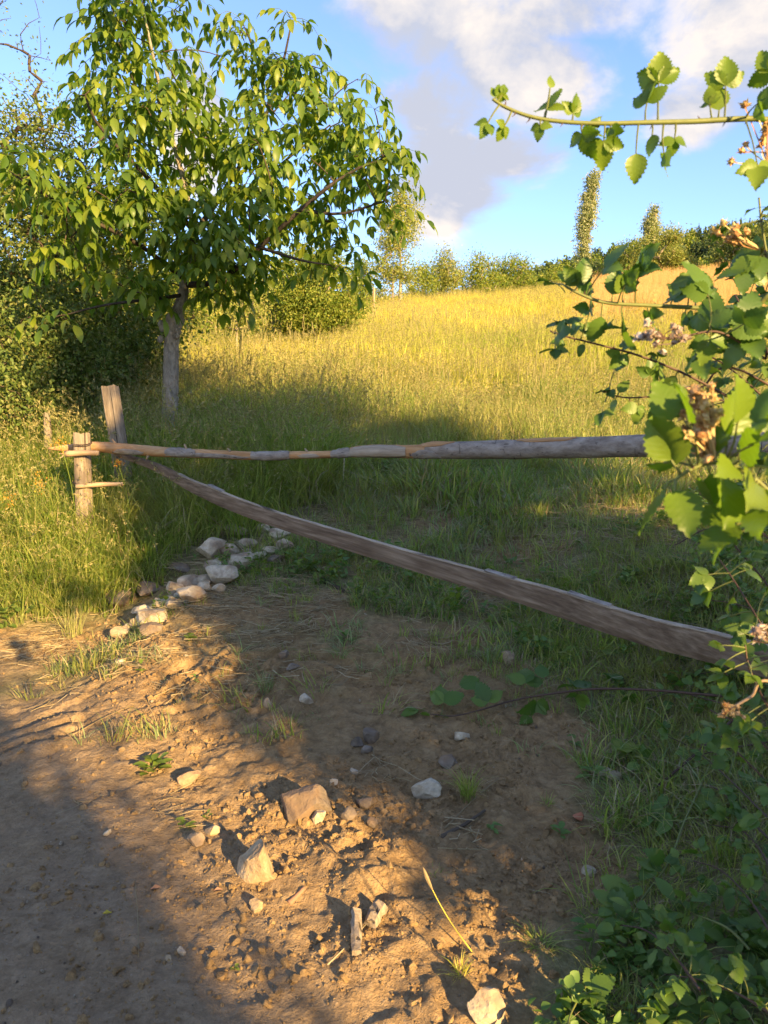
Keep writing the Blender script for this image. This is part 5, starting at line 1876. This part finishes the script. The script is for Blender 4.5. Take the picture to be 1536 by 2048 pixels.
def make_bramble():
    y = 1.15
    # the long arching cane against the sky
    lv = [(1098, 200, y, 0.034), (1148, 212, y, 0.029), (1102, 165, y, 0.021), (968, 258, y, 0.027), (1004, 262, y, 0.021), (992, 195, y, 0.021), (1010, 182, y, 0.016), (1080, 262, y, 0.021), (1165, 288, y, 0.038), (1206, 302, y, 0.037), (1222, 258, y, 0.029), (1180, 250, y, 0.029),
          (1318, 140, y, 0.050), (1296, 185, y, 0.040), (1270, 330, y, 0.046), (1328, 325, y, 0.035), (1305, 288, y, 0.037), (1348, 292, y, 0.029), (1440, 200, y, 0.040), (1452, 150, y, 0.040), (1418, 195, y, 0.024), (1525, 195, y - .05, 0.040), (1520, 350, y - .05, 0.044), (1528, 130, y, 0.040)]
    t = cane('long thorny bramble cane arching left against the sky', [(1640, 260, y), (1536, 240, y), (1480, 238, y), (1390, 243, y), (1300, 245, y), (1200, 247, y), (1120, 243, y), (1060, 233, y), (1010, 214, y), (985, 198, y)], .0052, .0022, lv, 0, .04, 'bramble_young', 14, seed=901, n_leaf=3, tocam=.5, up=.3, off=(1.25, 1.5))
    rng = np.random.default_rng(17)
    cluster(t, W(1512, 262, y), .026, .040, 10, .0105, 'blossom', rng, W(1536, 330, y))
    # the truss with brown flowers upper right
    t = cane('bramble cane with russet spent flowers at the right edge against the sky', [(1600, 600, 1.3), (1545, 540, 1.3), (1525, 460, 1.3), (1518, 395, 1.3)], .003, .0016, [(1500, 520, 1.3, .05), (1540, 430, 1.3, .045), (1470, 545, 1.3, .05)], 3, .045, 'bramble', 3, seed=902, off=(1.35, 1.7))
    cluster(t, W(1468, 468, 1.25), .030, .020, 10, .0125, 'blossom', rng, W(1520, 500, 1.3))
    # middle canes in front of the meadow
    cane('bramble cane reaching left over the meadow, green and thick', [(1600, 640, 1.4), (1500, 622, 1.4), (1420, 617, 1.4), (1300, 611, 1.4), (1210, 605, 1.4), (1160, 588, 1.4), (1130, 572, 1.4)], .0062, .0022,
         [(1200, 655, 1.4, .055), (1245, 660, 1.4, .055), (1225, 570, 1.4, .05), (1160, 560, 1.4, .05), (1140, 555, 1.4, .03), (1250, 560, 1.4, .05), (1380, 565, 1.4, .055), (1350, 590, 1.4, .05), (1410, 570, 1.4, .04), (1430, 640, 1.4, .05), (1300, 640, 1.4, .04), (1370, 650, 1.4, .05)], 6, .05, 'bramble', 8, seed=903, off=(1.5, 1.9))
    t = cane('dark bramble cane with white faded flowers before the meadow', [(1580, 760, 1.2), (1525, 715, 1.2), (1440, 665, 1.2), (1370, 672, 1.2), (1310, 678, 1.2)], .003, .0014, [(1460, 660, 1.2, .055), (1480, 690, 1.2, .055), (1420, 640, 1.2, .05), (1500, 620, 1.2, .06), (1420, 690, 1.2, .04)], 4, .05, 'bramble', 4, 'cane_dark', seed=904, off=(1.3, 1.6))
    cluster(t, W(1300, 668, 1.2), .030, .022, 9, .0125, 'blossom_pale', rng, W(1330, 678, 1.2))
    cluster(t, W(1352, 672, 1.2), .022, .020, 6, .0115, 'blossom_pale', rng, W(1375, 675, 1.2))
    cane('slender dark bramble cane slanting down from the meadow\'s middle', [(1560, 850, 1.5), (1450, 790, 1.5), (1370, 748, 1.5), (1280, 712, 1.5), (1200, 690, 1.5), (1120, 670, 1.5), (1100, 662, 1.5)], .0036, .0014,
         [(1150, 655, 1.5, .03), (1170, 655, 1.5, .028), (1165, 695, 1.5, .026), (1250, 690, 1.5, .03), (1235, 720, 1.5, .034), (1320, 700, 1.5, .034), (1310, 755, 1.5, .045), (1345, 760, 1.5, .045), (1120, 690, 1.5, .024)], 6, .04, 'bramble', 6, 'cane_dark', seed=905, off=(1.8, 2.0))
    cane('short bramble cane with paired leaves above the rail', [(1520, 760, 1.6), (1400, 775, 1.6), (1330, 790, 1.6), (1250, 795, 1.6), (1200, 780, 1.6)], .003, .0014,
         [(1240, 778, 1.6, .034), (1210, 785, 1.6, .034), (1230, 800, 1.6, .03), (1310, 825, 1.6, .046), (1275, 825, 1.6, .038), (1300, 735, 1.6, .045)], 5, .042, 'bramble', 2, 'cane_dark', seed=906, off=(1.9, 2.1))
    for k, (pts, lab, au, off) in enumerate((
            ([(1600, 900, 1.6), (1530, 800, 1.6), (1450, 730, 1.65), (1390, 700, 1.65)], 'leafy bramble cane massed at the right edge above the rail', 11, (1.9, 2.0)),
            ([(1640, 800, 1.45), (1560, 700, 1.45), (1500, 640, 1.45), (1470, 590, 1.5)], 'bramble cane rising at the right edge beside the russet grass', 8, (1.7, 1.9)),
            ([(1620, 900, 1.7), (1520, 830, 1.7), (1440, 800, 1.7), (1370, 790, 1.75)], 'bramble cane with dark leaves just above the rail\'s right end', 11, (2.0, 2.1)),
            ([(1640, 720, 1.3), (1580, 620, 1.3), (1540, 560, 1.3), (1530, 500, 1.3)], 'upright bramble cane at the right edge under the russet flowers', 7, (1.5, 1.7)))):
        cane(lab, pts, .0034, .0015, (), int(au * 1.5), .034, 'bramble', 3, 'cane_dark', seed=910 + k, off=off)
    # the sunlit spray nearest the lens
    y = .82
    lv = [(1322, 892, y, 0.055), (1345, 930, y, 0.058), (1335, 975, y, 0.058), (1352, 1010, y - .02, 0.053), (1462, 838, y, 0.053), (1512, 852, y, 0.055), (1440, 880, y, 0.044), (1490, 905, y - .02, 0.062), (1420, 945, y, 0.051), (1400, 962, y, 0.044), (1455, 985, y - .03, 0.063), (1515, 975, y - .03, 0.070), (1510, 1010, y - .03, 0.070), (1545, 930, y, 0.062), (1385, 900, y + .03, 0.044)]
    t = cane('sunlit yellow green bramble spray with spent flowers in front of the rail', [(1640, 1120, y), (1560, 1010, y), (1500, 950, y), (1440, 925, y), (1390, 935, y), (1350, 960, y)], .0036, .0018, lv, 14, .05, 'bramble_young', 3, seed=920, n_leaf=1, tocam=.6, up=.5, off=(.85, 1.0))
    cluster(t, W(1396, 845, y), .026, .042, 38, .0105, 'blossom', rng, W(1430, 925, y))
    # right edge below the rail
    for k, (pts, lab, au, kind, off, sz) in enumerate((
            ([(1600, 1400, 1.5), (1540, 1280, 1.5), (1480, 1180, 1.55), (1440, 1120, 1.6)], 'bramble cane in shade right of the plank\'s end', 12, 'bramble', (1.6, 1.7), .05),
            ([(1620, 1260, 1.9), (1520, 1150, 1.9), (1430, 1060, 1.95), (1350, 1090, 2.0)], 'thin bramble cane hanging over the grass behind the plank', 8, 'bramble', (2.0, 2.1), .045),
            ([(1600, 1500, 1.35), (1540, 1420, 1.35), (1500, 1340, 1.35), (1490, 1290, 1.35)], 'lighter green bramble shoot beside the pale flowers at the right edge', 9, 'bramble_young', (1.2, 1.5), .042),
            ([(1610, 1560, 1.6), (1540, 1500, 1.65), (1480, 1450, 1.7), (1420, 1420, 1.75)], 'dark bramble leaves at the right edge below the pale flowers', 10, 'bramble', (1.5, 1.75), .055),
            ([(1600, 1650, 1.7), (1530, 1560, 1.75), (1470, 1500, 1.8), (1440, 1470, 1.85)], 'broad shaded bramble leaves low on the right edge', 8, 'bramble', (1.4, 1.8), .055))):
        cane(lab, pts, .0034, .0016, (), int(au * 1.6), sz * .82, kind, 3, 'cane_dark', seed=930 + k, off=off)
    t = cane('cut bramble stub with small tan spent flowers at the right edge', [(1560, 1370, 1.3), (1500, 1395, 1.3), (1440, 1432, 1.3)], .0034, .0026, (), 0, .04, 'bramble', 0, 'stake', seed=940, off=(1.1, 1.4))
    cluster(t, W(1462, 1425, 1.3), .016, .016, 9, .0095, 'blossom', rng, W(1475, 1410, 1.3))
    t = cane('bramble twig with creamy pink faded flowers at the right edge', [(1600, 1290, 1.1), (1560, 1285, 1.1), (1530, 1280, 1.1)], .0026, .0018, (), 0, .04, 'bramble', 0, 'cane_dark', seed=941, off=(1.0, 1.2))
    cluster(t, W(1527, 1276, 1.1), .016, .020, 8, .012, 'blossom_pale', rng, W(1550, 1290, 1.1))
    # the runner lying across the soil below the plank
    def gp(px, py, h):
        p = G(px, py); d = unit(p - EYE)
        q = p - d * h * 2.2
        return (px, py, q[1])
    pts = [gp(1480, 1395, .10), gp(1420, 1390, .14), gp(1300, 1380, .16), gp(1190, 1378, .14), gp(1100, 1388, .1), gp(1030, 1400, .07), gp(960, 1420, .04), gp(905, 1432, .02), gp(860, 1428, .02)]
    yy = pts[4][2]
    cane('low reddish bramble runner arching over the soil below the plank', pts, .0068, .0028, [(940, 1366, yy + .1, 0.128), (890, 1390, yy + .05, 0.120), (870, 1435, yy, 0.128), (825, 1418, yy + .05, 0.105), (975, 1400, yy, 0.105), (1050, 1352, yy + .15, 0.128), (1075, 1420, yy, 0.135), (1085, 1345, yy + .1, 0.090), (1150, 1370, yy + .1, 0.135), (1065, 1450, yy - .05, 0.105), (1225, 1352, yy + .2, 0.090), (1260, 1395, yy, 0.075), (1160, 1400, yy, 0.090)], 0, .06, 'bramble', 8, 'cane_dark', seed=950, tocam=.25, up=1.0)
    # canes trailing through the verge
    for k, (q, lv, lab, stem) in enumerate((
            ([(1440, 1480), (1420, 1530), (1370, 1640), (1340, 1720), (1290, 1790), (1230, 1880), (1150, 2010), (1135, 2060)], [(1310, 1615, .085), (1290, 1640, .08), (1330, 1640, .085), (1300, 1730, .075), (1330, 1720, .07), (1230, 1770, .07), (1215, 1800, .07), (1260, 1790, .06), (1245, 1820, .07), (1200, 1975, .065), (1210, 1950, .05), (1185, 1985, .055)], 'long bramble cane trailing down through the verge', 'cane'),
            ([(1560, 1700), (1500, 1640), (1450, 1590), (1420, 1570)], [(1445, 1585, .09), (1415, 1600, .07), (1470, 1610, .08), (1430, 1620, .06), (1500, 1560, .07)], 'bramble shoot with broad dark leaves in the verge', 'cane_dark'),
            ([(1500, 1900), (1460, 1860), (1420, 1840), (1390, 1830)], [(1450, 1845, .055), (1480, 1850, .05), (1425, 1860, .05), (1400, 1850, .04)], 'small lobed bramble seedling low in the verge', 'cane'),
            ([(1560, 1480), (1500, 1490), (1440, 1500), (1400, 1510)], [(1480, 1470, .06), (1450, 1510, .05), (1420, 1480, .055), (1400, 1530, .05), (1510, 1510, .06)], 'bramble shoot with bluish leaves below the tan flowers', 'cane_dark'),
            ([(1330, 1560), (1300, 1530), (1270, 1510)], [(1290, 1510, .06), (1265, 1530, .05), (1320, 1540, .05)], 'young bramble shoot at the corner of the verge', 'cane'))):
        pts = [gp(a, b, .06 + .03 * math.sin(i)) for i, (a, b) in enumerate(q)]
        lv2 = [(a, b, gp(a, b, .07)[2], s) for a, b, s in lv]
        cane(lab, pts, .0042, .0022, lv2, 0, .06, 'bramble', 3, stem, seed=960 + k, tocam=.5, up=1.0)

    # more of the tangle: shoots rooted down the right edge
    more = [([(1560, 2040), (1480, 1990), (1400, 1960), (1340, 1950)], 'bramble shoot creeping along the bottom right corner'),
            ([(1560, 1900), (1500, 1800), (1440, 1740), (1380, 1720)], 'bramble shoot leaning over the grass at lower right'),
            ([(1560, 1780), (1520, 1700), (1480, 1660), (1420, 1650)], 'bramble shoot just below the broad dark leaves in the verge'),
            ([(1540, 1640), (1460, 1560), (1390, 1500), (1330, 1470)], 'bramble shoot between the tan flowers and the verge corner'),
            ([(1400, 1980), (1340, 1900), (1290, 1860), (1240, 1850)], 'bramble shoot lying across the lower verge'),
            ([(1480, 1420), (1420, 1400), (1350, 1385), (1290, 1400)], 'bramble shoot beside the low reddish runner'),
            ([(1560, 1340), (1500, 1330), (1440, 1340), (1390, 1350)], 'bramble shoot under the plank\'s lower end')]
    for k, (q, lab) in enumerate(more):
        pts = [gp(a, b, .10 + .03 * math.cos(i)) for i, (a, b) in enumerate(q)]
        cane(lab, pts, .0036, .0018, (), 15, .044, 'bramble', 0, 'cane_dark', seed=980 + k, tocam=.5, up=1.0, spread=.04)
    hedge = [([(1620, 1180, 1.7), (1540, 1080, 1.7), (1480, 1040, 1.75), (1420, 1030, 1.8)], 'bramble cane behind the sunlit spray, right edge', (1.9, 1.9)),
             ([(1620, 1080, 2.1), (1560, 1000, 2.1), (1520, 960, 2.15), (1470, 930, 2.2)], 'bramble cane in shade right behind the rail end', (2.3, 2.2)),
             ([(1640, 640, 1.8), (1560, 560, 1.8), (1510, 540, 1.85), (1450, 560, 1.9)], 'bramble cane over the russet grass at the right edge', (2.2, 2.1)),
             ([(1620, 1330, 2.2), (1540, 1240, 2.2), (1480, 1210, 2.25), (1420, 1200, 2.3)], 'bramble cane hanging behind the plank\'s right end', (2.2, 2.3))]
    for k, (pts, lab, off) in enumerate(hedge):
        cane(lab, pts, .0034, .0015, (), 18, .036, 'bramble', 2, 'cane_dark', seed=990 + k, off=off)
    # dead red-brown cane bundle
    P = [gp(1465, 1440, .10), gp(1400, 1500, .08), gp(1330, 1560, .05), gp(1290, 1590, .01)]
    cane('dead reddish cane slanting into the verge', P, .006, .004, (), 0, .04, 'bramble', 0, 'cane_dark', seed=970, name='dead_cane')


make_bramble()
